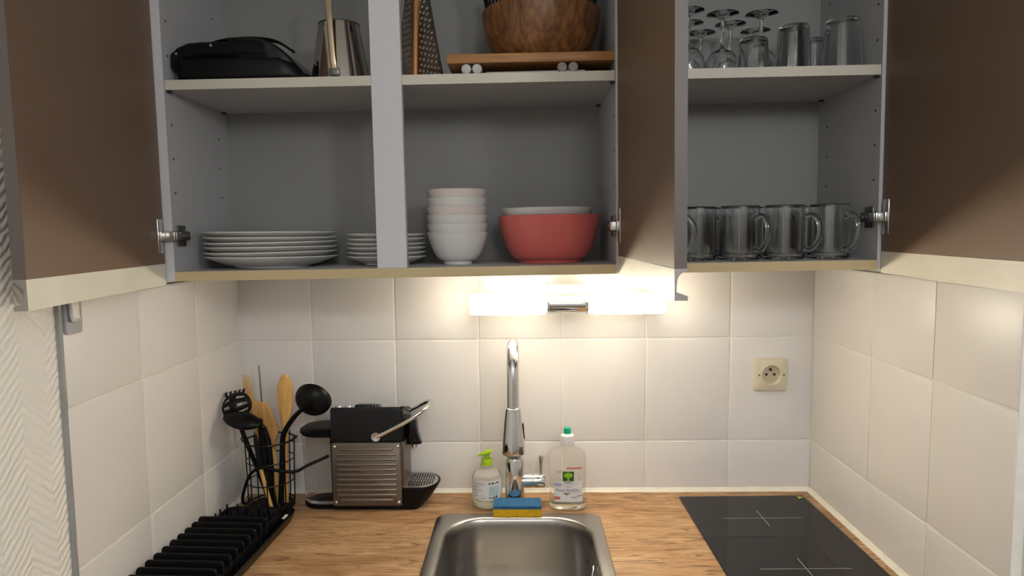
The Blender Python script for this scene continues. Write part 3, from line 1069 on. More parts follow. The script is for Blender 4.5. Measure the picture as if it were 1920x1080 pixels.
# ------------------------------------------------------------------ adhesive hook on the left wall
hk = thing('wall_hook', 'grey and white adhesive hook on the left tiles under the open door', 'hook', (XL, -0.595, 1.386))
pl = [[(.0002 + dx, y * s, z) for y, z in rrect(-.019, .019, 0, .055, .006, 4)] for dx, s in ((0, 1), (.0035, 1), (.0045, .96))]
obj('base_plate', rings(pl), 'hookgrey', hk)
hp = smooth_path([(.002, -.004, .058), (.006, -.004, .054), (.0085, -.004, .044), (.0085, -.004, .032), (.0095, -.004, .024), (.0120, -.004, .0205)], 5)
obj('hook_arm', loft(hp, [(.0100 - .002 * i / len(hp), .0038) for i in range(len(hp))], (0, 1, 0), 14, 3), 'whiteplastic', hk)

# ------------------------------------------------------------------ coffee machine
def coffee():
    root = thing('coffee_machine', 'small capsule coffee machine with ribbed bronze side panel, side on', 'coffee machine', (-0.360, -0.0625, ZC))
    ox, oy = -0.360, -0.0625
    yb, yf = .050, -.0500          # back and viewer sides (local)
    x0, x1 = -.078, .086
    obj('base', box(x0 - .002, x1, yf + .004, yb - .004, .0005, .016, .004, 2), 'black', root)
    obj('body', box(x0, x1 - .006, yf + .006, yb - .006, .012, .165, .004, 2), 'machine', root)
    # upper housing
    rs = []
    for x, dz in ((x0 + .001, .004), (x0 + .004, .001), (x1 - .010, 0), (x1 - .003, .001), (x1, .004)):
        h0, h1 = .160 + dz * .3, .2405 - dz
        rs.append([(x, y, z - .030 * max(0, (z - h0) / (h1 - h0)) ** 2 * max(0, (y - yf - .012) / (yb - yf)) ** 1.2) for y, z in rrect(yf - .001 + dz * .5, yb - dz * .5, h0, h1, .006, 5)])
    hs = obj('housing', rings(rs), 'machine', root)
    obj('front_frame', rings([[(x, y, z - .030 * max(0, (z - .16) / .082) ** 2 * max(0, (y - yf - .012) / (yb - yf)) ** 1.2) for y, z in rrect(yf - .0015, yb, .160, .2415, .008, 5)] for x in (x1 - .004, x1 + .002)]), 'blackgloss', root)
    # buttons and lid on top
    for k in range(2):
        obj('button', lathe([(0, .0022), (.0075, .002), (.0085, 0)], 20), 'chrome', hs, loc=(-.062 + .022 * k, -.036, .2396))
    obj('slide_lid', rings([[(x, y, .2335 - .24 * (y + .02) + h) for x, y in rrect(-.030 + i, .028 - i, -.034 + i, .030 - i, .012, 4)] for h, i in ((-.004, 0), (.006, .003), (.0085, .010))]), 'blackgloss', hs)
    # ribbed side panel facing the viewer
    pz0, pz1 = .012, .1590
    pn = obj('side_panel', rings([[(x, y, z) for x, z in rrect(x0 + .001 + i, x1 - .005 - i, pz0 + i, pz1 - i, .006, 4)] for y, i in ((yf + .006, 0), (yf + .0005, 0), (yf - .0008, .0015))]), 'titan', root)
    nrib = 11
    rm = None
    for k in range(nrib):
        z = pz0 + .0145 + k * (pz1 - pz0 - .029) / (nrib - 1)
        short = .012 if k in (0, nrib - 1) else .004
        hw = (x1 - x0 - .006) / 2 - .006 - short
        cx = (x0 + x1 - .004) / 2
        rs = []
        for x in (cx - hw, cx - hw + .003, cx + hw - .003, cx + hw):
            s = .45 if x in (cx - hw, cx + hw) else 1
            rs.append([(x, yf - .0006 + (-.0026 * math.sin(PI * i / 6)) * s, z + .0034 * math.cos(PI * i / 6) * s) for i in range(7)])
        obj('rib', rings(rs), 'titanrib', pn, angle=70)
    for sx in (x0 + .0085, x1 - .0125):
        for sz in (pz0 + .0085, pz1 - .0085):
            mb = MB().add(lathe([(0, .0024), (.0028, .0018), (.0040, .0006), (.0042, 0)], 14), Matrix.Translation((sx, yf - .0007, sz)) @ Matrix.Rotation(PI / 2, 4, 'X'))
            mb.build('screw', 'chrome', pn)
    # front face strip and nozzle
    obj('front_panel', box(x1 - .008, x1 + .002, yf + .008, yb - .008, .045, .162, .003, 2), 'titan', root)
    obj('spout', rings([[(x, y, z) for x, y in rrect(x1 - .001, xx, -w, w, .010, 5)] for z, xx, w in ((.205, x1 + .020, .020), (.200, x1 + .024, .021), (.168, x1 + .028, .019), (.150, x1 + .033, .016), (.143, x1 + .036, .013))]), 'blackgloss', root)
    obj('nozzle', lathe([(0, 0), (.0075, 0), (.0085, .010), (0, .012)], 20), 'chrome', root, loc=(x1 + .018, 0, .134))
    # chrome lever: U shape hinged on both sides, reaching over the front
    py, pz = yf - .0045, .175
    U = [(.028, py, pz), (.052, py, pz + .011), (.090, py, pz + .031), (.112, py + .002, pz + .044), (.132, py + .012, pz + .056), (.141, py + .030, pz + .061), (.143, 0, pz + .063),
         (.141, -py - .030, pz + .061), (.132, -py - .012, pz + .056), (.112, -py - .002, pz + .044), (.090, -py, pz + .031), (.052, -py, pz + .011), (.028, -py, pz)]
    lev = obj('lever', tube(smooth_path(U, 5), .0052, 12), 'chrome', root)
    for s in (1, -1):
        vf = lathe([(0, .004), (.0052, .004), (.0066, .0045), (.0102, .0045), (.0108, .003), (.0108, 0), (0, 0)], 24)
        MB().add(vf, Matrix.Translation((.026, s * (yf - .0014), pz - .001)) @ Matrix.Rotation(s * PI / 2, 4, 'X')).build('pivot', 'chrome', lev)
    # drip tray
    def dshape(L, w, z, n=14):
        pts = [(x1 - .002, -w, z), (x1 + L * .45, -w, z)]
        for k in range(1, n):
            a = -PI / 2 + PI * k / n
            pts.append((x1 + L * .45 + L * .55 * math.cos(a), w * math.sin(a), z))
        pts += [(x1 + L * .45, w, z), (x1 - .002, w, z)]
        return pts
    tr = obj('drip_tray', rings([dshape(.040, .046, .002), dshape(.058, .048, .022), dshape(.073, .0495, .044), dshape(.077, .050, .0515), dshape(.0765, .0497, .0535), dshape(.073, .047, .0535), dshape(.072, .046, .050)]), 'black', root)
    obj('grate_plate', rings([dshape(.072, .0465, .0500), dshape(.072, .0465, .0538), dshape(.0705, .0455, .0545)]), 'steel', tr)
    for k in range(10):
        x = x1 + .008 + k * .0058
        lim = .046 if x < x1 + .032 else .046 * math.sqrt(max(0.05, 1 - ((x - x1 - .0324) / .0396) ** 2))
        for s in (-1, 1):
            if lim < .014:
                continue
            obj('grate_slot', box(x - .0016, x + .0016, min(s * .006, s * (lim - .007)), max(s * .006, s * (lim - .007)), .0543, .0548), 'black', tr)
    obj('grate_slot', box(x1 + .008, x1 + .064, -.0018, .0018, .0543, .0548), 'black', tr)
    # water tank at the back
    def dsh(L, w, z, n=14):
        pts = [(x0 - .003, w, z), (x0 - .003 - L * .4, w, z)]
        for k in range(1, n):
            a = PI / 2 + PI * k / n
            pts.append((x0 - .003 - L * .4 + L * .6 * math.cos(a), w * math.sin(a), z))
        pts += [(x0 - .003 - L * .4, -w, z), (x0 - .003, -w, z)]
        return pts
    tk = obj('water_tank', rings([dsh(.070, .040, .012), dsh(.0735, .043, .018), dsh(.0765, .0445, .172), dsh(.0735, .0420, .172), dsh(.0715, .0408, .020), dsh(.060, .030, .0185)]), 'tank', root)
    obj('tank_foot', rings([dsh(.074, .040, .0005), dsh(.075, .041, .006), dsh(.070, .037, .0090)]), 'black', root)
    obj('tank_lid', rings([dsh(.077, .0445, .170), dsh(.0805, .0468, .174), dsh(.0800, .0465, .181), dsh(.070, .040, .187), dsh(.050, .025, .1885)]), 'black', tk)
    cord = [(-.085, yf + .004, .128), (-.10, yf - .010, .124), (-.125, yf - .020, .115), (-.150, yf - .028, .104), (-.185, yf - .035, .108), (-.222, yf - .036, .116), (-.250, yf - .032, .100), (-.268, yf - .026, .062), (-.280, yf - .010, .030), (-.286, yf + .020, .010), (-.290, yf + .060, .006)]
    obj('power_cord', tube(smooth_path(cord, 6), .0036, 10), 'black', root)
    return root
coffee()

# ------------------------------------------------------------------ utensil basket
BX, BY, BR = -0.588, -0.0835, 0.0540
def basket():
    root = thing('utensil_basket', 'black wire basket full of cooking utensils beside the coffee machine', 'basket', (BX, BY, ZC))
    def circ(r, z, n=32):
        return [(r * math.cos(2 * PI * k / n), r * math.sin(2 * PI * k / n), z) for k in range(n)]
    for z, r, w in ((.160, BR, .0022), (.115, BR - .001, .0014), (.065, BR - .002, .0014), (.012, BR - .003, .0018)):
        obj('ring_wire', tube(circ(r, z), w, 8, closed=True), 'blackwire', root)
    for k in range(8):
        a = 2 * PI * (k + .25) / 8
        c, s = math.cos(a), math.sin(a)
        p = [(c * (BR + .004), s * (BR + .004), .166), (c * (BR + .001), s * (BR + .001), .160), (c * (BR - .001), s * (BR - .001), .11), (c * (BR - .002), s * (BR - .002), .06), (c * (BR - .003), s * (BR - .003), .012), (c * (BR - .010), s * (BR - .010), .004)]
        obj('upright_wire', tube(smooth_path(p, 3), .0015, 7), 'blackwire', root)
    obj('base_plate', lathe([(0, .0005), (BR - .004, .0005), (BR - .002, .004), (BR - .003, .0065), (0, .0065)], 28), 'black', root)
    for s in (-1, 1):
        lp = [(s * (BR + .002), -.014, .158), (s * (BR + .007), -.010, .164), (s * (BR + .008), 0, .166), (s * (BR + .007), .010, .164), (s * (BR + .002), .014, .158)]
        obj('loop_handle', tube(smooth_path(lp, 4), .0017, 7), 'blackwire', root)
basket()

def uten(name, label, root_xyz, cat='utensil'):
    return thing(name, label, cat, root_xyz, group='utensils in the wire basket')
ZU = ZC + .0085

# black slotted pasta spoon (head far left)
u = uten('pasta_server', 'black slotted pasta server leaning left, head nearest the corner', (BX - .006, BY + .004, ZU))
hp = [(0, 0, 0), (-.020, -.012, .08), (-.040, -.022, .15), (-.050, -.026, .19), (-.053, -.025, .215)]
obj('handle', loft(smooth_path(hp, 4), [(.0055, .0035)] * 17, (1, 0, 0)), 'black', u)
def slotted_head():
    """shallow dome with two columns of slanted slots"""
    v, f = [], []
    nu, nv = 15, 18
    for j in range(nv + 1):
        for i in range(nu + 1):
            a = -1 + 2 * i / nu
            b = -1 + 2 * j / nv
            # square to disc
            x = a * math.sqrt(max(0, 1 - b * b / 2))
            z = b * math.sqrt(max(0, 1 - a * a / 2))
            r2 = min(1, x * x + z * z)
            v.append((x * .0300, -.020 * (1 - r2) ** .7, z * .0285 + a * .003))
    n = nu + 1
    for j in range(nv):
        for i in range(nu):
            if j in (4, 5, 9, 10, 14, 15) and (i in (1, 2, 3, 4) or i in (9, 10, 11, 12, 13)):
                continue
            f.append((j * n + i, j * n + i + 1, (j + 1) * n + i + 1, (j + 1) * n + i))
    return v, f
hd = obj('slotted_head', slotted_head(), 'black', u, loc=(-.0545, -.030, .236), rot=(R(-8), R(-10), R(10)))
md = hd.modifiers.new('thickness', 'SOLIDIFY'); md.thickness = .0035
for k in range(5):
    x = -.018 + k * .009
    obj('tooth', tube([(x, .000, .0265), (x * 1.1, .006, .0330), (x * 1.1, .016, .0345)], [.0030, .0026, .0016], 8), 'black', hd)

# pale wooden fork behind it
u = uten('wooden_fork', 'pale wooden fork with tips just above the pasta server', (BX - .010, BY + .022, ZU))
obj('handle', loft(smooth_path([(0, 0, 0), (-.020, .004, .12), (-.048, .010, .250)], 6), [(.0045, .0035)] * 10 + [(.006, .003), (.010, .003), (.012, .0025)], (1, 0, 0)), 'beech', u)
for k in range(4):
    x = -.0565 + k * .0056
    obj('tine', tube([(x, .0104, .248), (x - .002, .012, .282), (x - .0025, .013, .296)], [.0022, .0018, .0008], 8), 'beech', u)

# thin black skewer
u = uten('thin_rod', 'thin dark metal rod pointing up towards the back wall', (BX - .004, BY + .026, ZU))
obj('shaft', tube([(0, 0, 0), (-.022, .004, .22), (-.026, .006, .312)], [.0018, .0018, .0014], 8), 'darksteel', u)
obj('tip', tube([(-.026, .006, .310), (-.0263, .0062, .318)], [.0020, .0010], 8), 'darksteel', u)

# black solid spoon, dark hollow towards the viewer
u = uten('serving_spoon', 'black serving spoon with oval bowl tipped to the left', (BX + .012, BY - .034, ZU))
obj('handle', loft(smooth_path([(0, 0, 0), (-.012, -.001, .10), (-.016, -.003, .17), (-.014, -.014, .200), (-.018, -.026, .214)], 4), [(.0060, .0042)] * 12 + [(.007, .005), (.010, .006), (.014, .006), (.016, .006), (.014, .005)], (1, 0, 0)), 'black', u)
bm_ = []
for k in range(9):
    b = k / 8
    rr = math.sin(PI * (.04 + .92 * b)) ** .55
    bm_.append([((b - .5) * .084, .022 * rr * math.cos(2 * PI * i / 20), .013 * rr * math.sin(2 * PI * i / 20)) for i in range(20)])
obj('spoon_bowl', rings(bm_), 'black', u, loc=(-.044, -.034, .215), rot=(R(38), R(10), R(-6)))

# wide wooden spatula
u = uten('wooden_spatula', 'broad slanted wooden spatula with a chamfered corner', (BX + .020, BY - .006, ZU))
def flat(poly, t):
    n = len(poly)
    c = Vector((sum(p[0] for p in poly) / n, 0, sum(p[1] for p in poly) / n))
    rs = []
    for y, s in ((-t, .97), (-t * .6, 1), (t * .6, 1), (t, .97)):
        rs.append([(c.x + (x - c.x) * s, y, c.z + (z - c.z) * s) for x, z in poly])
    return rings(rs)
obj('blade', flat([(-.030, .255), (.006, .243), (.015, .235), (.028, .178), (.024, .166), (.016, .155), (.013, .130), (-.004, .130), (-.012, .160), (-.024, .200)], .0026), 'beechdark', u, rot=(R(3), R(-6), R(-4)))
obj('handle', loft([(0, 0, 0), (.001, 0, .07), (.004, 0, .135)], [(.0062, .0035), (.0062, .0035), (.0085, .003)], (1, 0, 0)), 'beech', u, rot=(R(3), R(-6), R(-4)))

# wooden spoon
u = uten('wooden_spoon', 'tall light wooden spoon standing upright, the highest utensil', (BX + .032, BY + .004, ZU))
sp_p = [(0, 0, 0), (.002, 0, .10), (.003, 0, .17), (.004, 0, .205), (.005, 0, .235), (.006, 0, .265), (.007, 0, .285), (.0075, 0, .298), (.008, 0, .304)]
obj('handle_and_bowl', loft(sp_p, [(.0055, .004), (.0055, .004), (.0070, .0045), (.0115, .005), (.0165, .006), (.0180, .0065), (.0160, .006), (.0110, .0045), (.003, .002)], (1, 0, 0), 20), 'beech', u, rot=(R(2), R(1), 0))
obj('hollow', lathe([(0, 0), (.012, 0), (.0128, .001)], 24), 'beechdark', u, loc=(.0060, .0108, .268), rot=(R(-90), 0, 0))

# ladle, back of the bowl towards the viewer
u = uten('soup_ladle', 'black soup ladle with round bowl turned over above the coffee machine tank', (BX + .000, BY - .004, ZU))
hp = smooth_path([(.030, -.024, .004), (.036, -.024, .08), (.040, -.025, .14), (.046, -.028, .175), (.074, -.036, .215), (.100, -.044, .238)], 4)
obj('handle', loft(hp, [(.0062, .0042)] * len(hp), (0.8, .5, 0)), 'black', u)
pf = []
for k in range(9):
    a = PI / 2 * k / 8
    pf.append((.0415 * math.cos(a), -.032 * math.sin(a)))
pin_ = [(r * .95, z * .94) for r, z in pf]
obj('ladle_bowl', lathe([(0, pf[-1][1])] + pf[-2::-1] + pin_[:-1] + [(0, pin_[-1][1])], 36), 'black', u, loc=(.114, -.020, .252), rot=(R(-66), R(14), 0))

# dark flat turner handle
u = uten('turner', 'dark kitchen turner, only its wide handle showing between the wooden ones', (BX + .004, BY - .0185, ZU))
obj('handle', loft([(0, 0, 0), (-.002, 0, .05), (-.003, 0, .10), (-.008, 0, .155), (-.012, 0, .185)], [(.010, .005), (.012, .006), (.0135, .006), (.0145, .006), (.009, .005)], (1, 0, 0)), 'black', u)
obj('end_cap', loft([(-.012, 0, .184), (-.0135, 0, .192)], [(.008, .0045), (.004, .003)], (1, 0, 0)), 'blackgloss', u)

# thin wooden stick handle at the front
u = uten('wooden_stick', 'slim wooden handle leaning inside the front of the basket', (BX + .018, BY - .0465, ZU))
obj('stick', loft([(0, 0, 0), (-.012, 0, .05), (-.024, 0, .105)], [(.0045, .0035)] * 3, (1, 0, 0)), 'beech', u)
obj('dark_sleeve', loft([(-.0238, 0, .104), (-.030, .001, .150), (-.033, .002, .176)], [(.0050, .0037), (.0056, .0038), (.004, .003)], (1, 0, 0)), 'black', u)

# ------------------------------------------------------------------ dish rack
def rack():
    ang = R(-2.4)
    root = thing('dish_rack', 'black plastic dish rack with upright plate dividers along the left wall', 'dish rack', (-0.5995, -0.335, ZC), (0, 0, ang))
    hw, hl = .0720, .190
    outer = lambda z, i: [(x, y, z) for x, y in rrect(-hw + i, hw + .012 - i, -hl + i, hl - i, .020, 5)]
    obj('tray', rings([outer(.001, .010), outer(.003, .005), outer(.018, .0), outer(.0235, -.0015), outer(.0255, 0), outer(.0245, .003), outer(.012, .008), outer(.006, .012)]), 'black', root, angle=50)
    # front rail the dividers stand behind
    obj('side_rail', box(hw - .010, hw - .004, -hl + .012, hl - .012, .006, .036, .002, 2), 'black', root)
    def divider():
        rs = []
        for y, ins in ((-.0020, .0022), (-.0017, .0008), (-.0008, 0), (.0008, 0), (.0017, .0008), (.0020, .0022)):
            rs.append([(x, y, z) for x, z in rrect(-.075 + ins, .071 - ins, .006, .0560 - ins, .008, 5)])
        return rings(rs)
    me = mesh_from(divider(), 'divider', 60)
    me.materials.append(M['black'])
    for k in range(10):
        o = bpy.data.objects.new('divider', me)
        COL.objects.link(o)
        o.parent = root
        o.location = (0, .060 - k * .0262, 0)
        o.rotation_euler = (R(-9), 0, 0)
    pm = mesh_from(tube([(0, 0, .005), (0, 0, .030), (0, 0, .0415), (0, 0, .0430)], [.0030, .0026, .0022, .0010], 8), 'prong')
    pm.materials.append(M['black'])
    for i in range(6):
        for j in range(4):
            o = bpy.data.objects.new('prong', pm)
            COL.objects.link(o)
            o.parent = root
            o.location = (-.062 + i * .0235, .082 + j * .0265, 0)
            o.rotation_euler = (R(random.uniform(-4, 4)), R(random.uniform(-4, 4)), 0)
    tag(obj('white_mark', box(hw + .002, hw + .009, .128, .150, .0252, .0258), 'whiteplastic', root), 'small white mark on the rack rim')
    return root
rack()

# ------------------------------------------------------------------ crockery in the cabinet
def stack(proto_fn, x, d, z, dz, n, labels, group, cat, mats=None):
    first = proto_fn()
    for i in range(n):
        o = first if i == 0 else first.copy()
        if i:
            COL.objects.link(o)
        if mats and mats[i]:
            o.data = o.data.copy() if i else o.data
            o.data.materials[0] = M[mats[i]]
        o.location = W(x + random.uniform(-.0006, .0006), d + random.uniform(-.0006, .0006), z + i * dz)
        o.rotation_euler = (0, -TILT + random.uniform(-.002, .002) * (1 if i else 0), random.uniform(0, 6))
        tag(o, labels[i], cat, group)
    return first

def plate_vf(r, h):
    return lathe([(0, .0035), (r * .52, .0035), (r * .53, 0), (r * .565, 0), (r * .58, .0035), (r * .72, .0075), (r * .985, h - .0008), (r, h + .0006), (r * .995, h + .0022), (r * .97, h + .0022),
                  (r * .72, .0105), (r * .60, .0068), (0, .0068)], 64)
ordn = ['bottom', 'second from the bottom', 'third from the bottom', 'third from the top', 'second from the top', 'top']
stack(lambda: obj('dinner_plate', plate_vf(.1325, .0215), 'porcelain'), -.5215, .1925, FLOOR_IN + .0006, .0098, 6,
      [f'white dinner plate, {w} of the large stack at left' for w in ordn], 'dinner plates in the left stack', 'plate')
stack(lambda: obj('side_plate', plate_vf(.0820, .0165), 'porcelain'), -.2840, .180, FLOOR_IN + .0006, .0092, 6,
      [f'small white side plate, {w} of the stack behind the cabinet post' for w in ordn], 'side plates behind the post', 'plate')

def bowl_vf(r, h, foot, t=.0030, fh=.007):
    out = [(0, .003), (foot - .004, .003), (foot - .003, 0), (foot, 0), (foot + .001, fh)]
    for k in range(1, 9):
        a = PI / 2 * k / 8
        out.append((foot + (r - foot) * ((1 - math.cos(a)) ** .43), fh + (h - fh) * (1 - math.cos(a))))
    inn = [(r - t * .5, h + .0012)]
    for k in range(8, 0, -1):
        a = PI / 2 * k / 8
        inn.append((foot - .002 + (r - t - foot + .002) * (1 - math.cos(a)) ** .43, fh + .002 + (h - fh - .002) * (1 - math.cos(a))))
    inn.append((0, fh + .002))
    return lathe(out + inn, 56)
stack(lambda: obj('breakfast_bowl', bowl_vf(.0625, .0640, .0285), 'porcelain'), -.1315, .2150, FLOOR_IN + .0006, .0170, 6,
      [f'white footed breakfast bowl, {w} of the bowl stack' for w in ordn], 'stacked breakfast bowls', 'bowl', [None, None, None, 'porcelain_pink', None, 'porcelain_pink'])
tag(obj('serving_bowl', bowl_vf(.1065, .0950, .064, .004, .006), 'pink', loc=W(.0570, .1950, FLOOR_IN + .0006), rot=CROT), 'large coral red serving bowl on the cabinet floor', 'bowl')
tag(obj('salad_bowl', bowl_vf(.0950, .0700, .040, .004, .005), 'porcelain', loc=W(.0520, .1950, FLOOR_IN + .0405), rot=CROT), 'white bowl nested inside the coral red serving bowl', 'bowl')

# ------------------------------------------------------------------ upper shelf, left bay
def appliance():
    root = thing('tabletop_grill', 'black tabletop grill with glossy rounded lid end on the upper left shelf', 'grill', W(-.540, .200, SHELF_TOP + .0006), CROT)
    def sec(x, y0, y1, z0, z1, r):
        return [(x, y, z) for y, z in rrect(y0, y1, z0, z1, r, 4)]
    obj('base', rings([sec(-.100, -.110, .095, .000, .046, .010), sec(-.104, -.10, .10, .000, .048, .010), sec(.085, -.10, .10, .000, .046, .012), sec(.105, -.095, .095, 0, .038, .014), sec(.122, -.08, .08, .0, .022, .009)]), 'black', root)
    obj('lid', rings([sec(-.114, -.098, .098, .040, .058, .006), sec(-.105, -.10, .10, .040, .066, .010), sec(-.086, -.10, .10, .042, .0735, .011), sec(-.06, -.10, .10, .044, .0755, .012), sec(.02, -.10, .10, .044, .0750, .012), sec(.06, -.098, .098, .040, .070, .012)]), 'black', root)
    # glossy domed end with a grip running over it
    dome = []
    for k in range(15):
        t = k / 14
        x = -.010 + .144 * t
        z = .0785 * (1 - max(0, (t - .18) / .82) ** 2.6) + .004
        hw = .085 * (1 - max(0, (t - .5) / .5) ** 3 * .45)
        zl = max(.004, .050 * (1 - t * 1.2))
        dome.append([(x, y, zz) for y, zz in rrect(-hw - .012, hw + .012, zl, max(zl + .012, z), min(.006, max(.003, (z - zl) * .3)), 4)])
    obj('dome', rings(dome), 'blackgloss', root)
    gp = smooth_path([(-.045, -.070, .0765), (-.020, -.070, .082), (.03, -.070, .0845), (.075, -.070, .078), (.105, -.070, .060)], 5)
    obj('grip', loft(gp, [(.012, .0025)] * len(gp), (0, 1, 0), 12, 4), 'blackgloss', root)
    v, f = lathe([(0, .0012), (.0024, .0008), (.0028, 0)], 12)
    for x, z in ((-.040, .066), (-.106, .052)):
        MB().add((v, f), Matrix.Translation((x, -.1003, z)) @ Matrix.Rotation(PI / 2, 4, 'X')).build('rivet', 'steel', root)
    obj('hinge_block', rings([[(x, y, z) for x, z in rrect(-.117, -.094, .022, .054, .006, 4)] for y in (-.101, .06)]), 'black', root)
    return root
appliance()

def cone_jug():
    root = thing('steel_cone', 'polished steel cone-shaped vessel with an upright strap handle', 'vessel', W(-.3520, .2400, SHELF_TOP + .0006), CROT)
    obj('cone', lathe([(0, .0005), (.0560, .0005), (.0580, .002), (.0570, .006), (.0395, .1130), (.0385, .1155), (.0360, .1155), (.0355, .112), (.0530, .006), (0, .004)], 56), 'mirror', root)
    obj('rim', tube([(.0388 * math.cos(2 * PI * k / 40), .0388 * math.sin(2 * PI * k / 40), .1152) for k in range(40)], .0014, 8, closed=True), 'darksteel', root)
    path = smooth_path([(.004, -.060, .018), (.002, -.062, .035), (-.001, -.060, .09), (-.003, -.056, .13), (-.005, -.050, .165), (-.006, -.042, .180), (-.007, -.030, .178)], 5)
    st = obj('handle', loft(path, [(.0058, .0020)] * len(path), (1, 0, 0), 12, 4), 'brass', root)
    obj('handle_end', box(-.006, .014, -.0625, -.0555, .006, .020, .002, 2), 'darksteel', st)
    return root
cone_jug()

# ------------------------------------------------------------------ upper shelf, middle bay
def grater():
    root = thing('box_grater', 'tall steel box grater with punched teeth beside the cabinet post', 'grater', W(-.1930, .2640, SHELF_TOP + .0006), (0, -TILT, R(43)))
    H, a0, a1 = .195, .0360, .0135
    rs = []
    for z, s in ((0, a0), (.004, a0), (H * .5, (a0 + a1) / 2), (H, a1)):
        rs.append([(x, y, z) for x, y in rrect(-s, s, -s, s, s * .22, 4)])
    inn = [[(x, y, z) for x, y in rrect(-s + .0012, s - .0012, -s + .0012, s - .0012, s * .2, 4)] for z, s in ((H - .001, a1), (0, a0))]
    bd = obj('body', rings(rs + inn, False, False), 'grater', root, angle=50)
    # rounded corner facing the viewer, its orange reflection painted on as a strip
    cs = []
    for z, s in ((.0, a0), (H * .5, (a0 + a1) / 2), (H, a1)):
        w = .0230
        cs.append([(-s + w - .004, -s - .0003, z), (-s + .007, -s - .0012, z), (-s + .0022, -s + .0002, z), (-s + .0002, -s + .0022, z), (-s - .0012, -s + .007, z), (-s - .0003, -s + w - .004, z), (-s + .006, -s + .006, z)])
    tag(obj('corner_strip', rings(cs), 'grater_reflection', bd, angle=60), 'rounded corner of the grater with its orange reflection painted on')
    def teeth(face):
        mb = MB()
        for r in range(15):
            z = .010 + r * .0112
            s = a0 + (a1 - a0) * z / H
            n = max(2, int((2 * s - .016) / .0085))
            for c in range(n):
                t = -s + .012 + (c + (.5 if r % 2 else .1)) * (2 * s - .018) / n
                if t > s - .006:
                    continue
                v, f = lathe([(.0034, 0), (.0028, .0016), (.0016, .0020), (.0012, .0006), (0, .0004)], 8)
                if face == 0:
                    mx = Matrix.Translation((t, -s - .0001, z)) @ Matrix.Rotation(PI / 2, 4, 'X')
                else:
                    mx = Matrix.Translation((-s - .0001, t, z)) @ Matrix.Rotation(-PI / 2, 4, 'Y')
                mb.add((v, f), mx)
        tag(mb.build('punched_teeth', 'grater', bd), kind='stuff')
    teeth(0)
    teeth(1)
    top = obj('top_grip', rings([[(x, y, z) for x, y in rrect(-s, s, -s, s, .005, 3)] for z, s in ((H - .004, .016), (H + .004, .018), (H + .012, .016))]), 'black', root)
    return root
grater()

rk = thing('board_rest', 'low dark rack with rounded grey feet under the bamboo board', 'rack', W(.022, .2050, SHELF_TOP + .0006), CROT)
obj('tray', box(-.130, .150, -.096, .120, .0012, .0036, .0008, 1), 'darktray', rk)
obj('front_wire', tube([(-.085, -.103, .0028), (.03, -.104, .0028), (.10, -.103, .0032)], .0012, 7), 'steel', rk)
for x, m in ((-.1205, 'rubber'), (-.1005, 'rubber'), (.0580, 'rubbertan'), (.0785, 'rubbertan')):
    v, f = lathe([(0, 0), (.0078, 0), (.0092, .0015), (.0092, .200), (0, .200)], 20)
    MB().add((v, f), Matrix.Translation((x, -.1085, .0092)) @ Matrix.Rotation(-PI / 2, 4, 'X')).build('foot', m, rk)
bd = obj('chopping_board', box(-.1570, .1570, -.118, .118, 0, .0175, .0025, 2), 'bamboo', loc=W(.0225, .1970, SHELF_TOP + .0196), rot=(0, -TILT, 0))
tag(bd, 'bamboo chopping board carrying the wooden bowl', 'board')

def wooden_bowl():
    z0 = SHELF_TOP + .0196 + .0182
    o = obj('wooden_bowl', lathe([(0, 0), (.070, 0), (.082, .008), (.099, .030), (.1120, .058), (.1175, .085), (.1185, .104), (.1165, .106), (.1130, .104), (.110, .085), (.100, .050), (.080, .020), (0, .012)], 64), 'acacia', loc=W(.0450, .1900, z0), rot=(0, -TILT, R(40)))
    tag(o, 'round brown wooden salad bowl on the bamboo board', 'bowl')
    b = thing('wire_basket', 'black wire basket flaring out of the wooden bowl', 'basket', W(.0450, .1900, z0 + .0135), CROT)
    n = 56
    for z, r in ((.004, .055), (.088, .1075), (.160, .1200)):
        obj('ring_wire', tube([(r * math.cos(2 * PI * k / 48), r * math.sin(2 * PI * k / 48), z) for k in range(48)], .0018, 7, closed=True), 'blackwire', b)
    me = mesh_from(tube([(.055, 0, .004), (.088, 0, .036), (.1065, 0, .088), (.114, 0, .125), (.120, 0, .160)], .0016, 6), 'rib_wire')
    me.materials.append(M['blackwire'])
    for k in range(n):
        q = bpy.data.objects.new('rib_wire', me)
        COL.objects.link(q)
        q.parent = b
        q.rotation_euler = (0, 0, 2 * PI * k / n)
wooden_bowl()

# ------------------------------------------------------------------ glassware, right cabinet
def wine_glass_vf():
    out = [(0, .0525), (.010, .0512), (.0195, .0465), (.0290, .034), (.0318, .018), (.0292, 0), (.0304, 0), (.0334, .018), (.0306, .0352), (.0205, .0490), (.008, .0555), (.0042, .0600), (.0036, .072), (.0036, .108), (.0052, .1140), (.012, .1178), (.0300, .1218), (.0310, .1228), (.0300, .1238), (.012, .1222), (0, .1216)]
    return lathe(out, 44)
_wg = mesh_from(wine_glass_vf(), 'wine_glass', 40)
_wg.materials.append(M['glass'])
def one(name, me, x, d, label, cat, group, s=1.0, rz=None):
    o = bpy.data.objects.new(name, me)
    COL.objects.link(o)
    o.location = W(x, d, SHELF_TOP + .0006)
    o.rotation_euler = (0, -TILT, random.uniform(0, 6) if rz is None else rz)
    o.scale = (s, s, s)
    return tag(o, label, cat, group)
G1 = 'upside-down wine glasses on the upper right shelf'
one('wine_glass', _wg, .3995, .2270, 'upside-down wine glass at the shelf front, left of the front pair', 'glass', G1)
one('wine_glass', _wg, .4760, .2230, 'upside-down wine glass at the shelf front, nearest the tumblers', 'glass', G1)
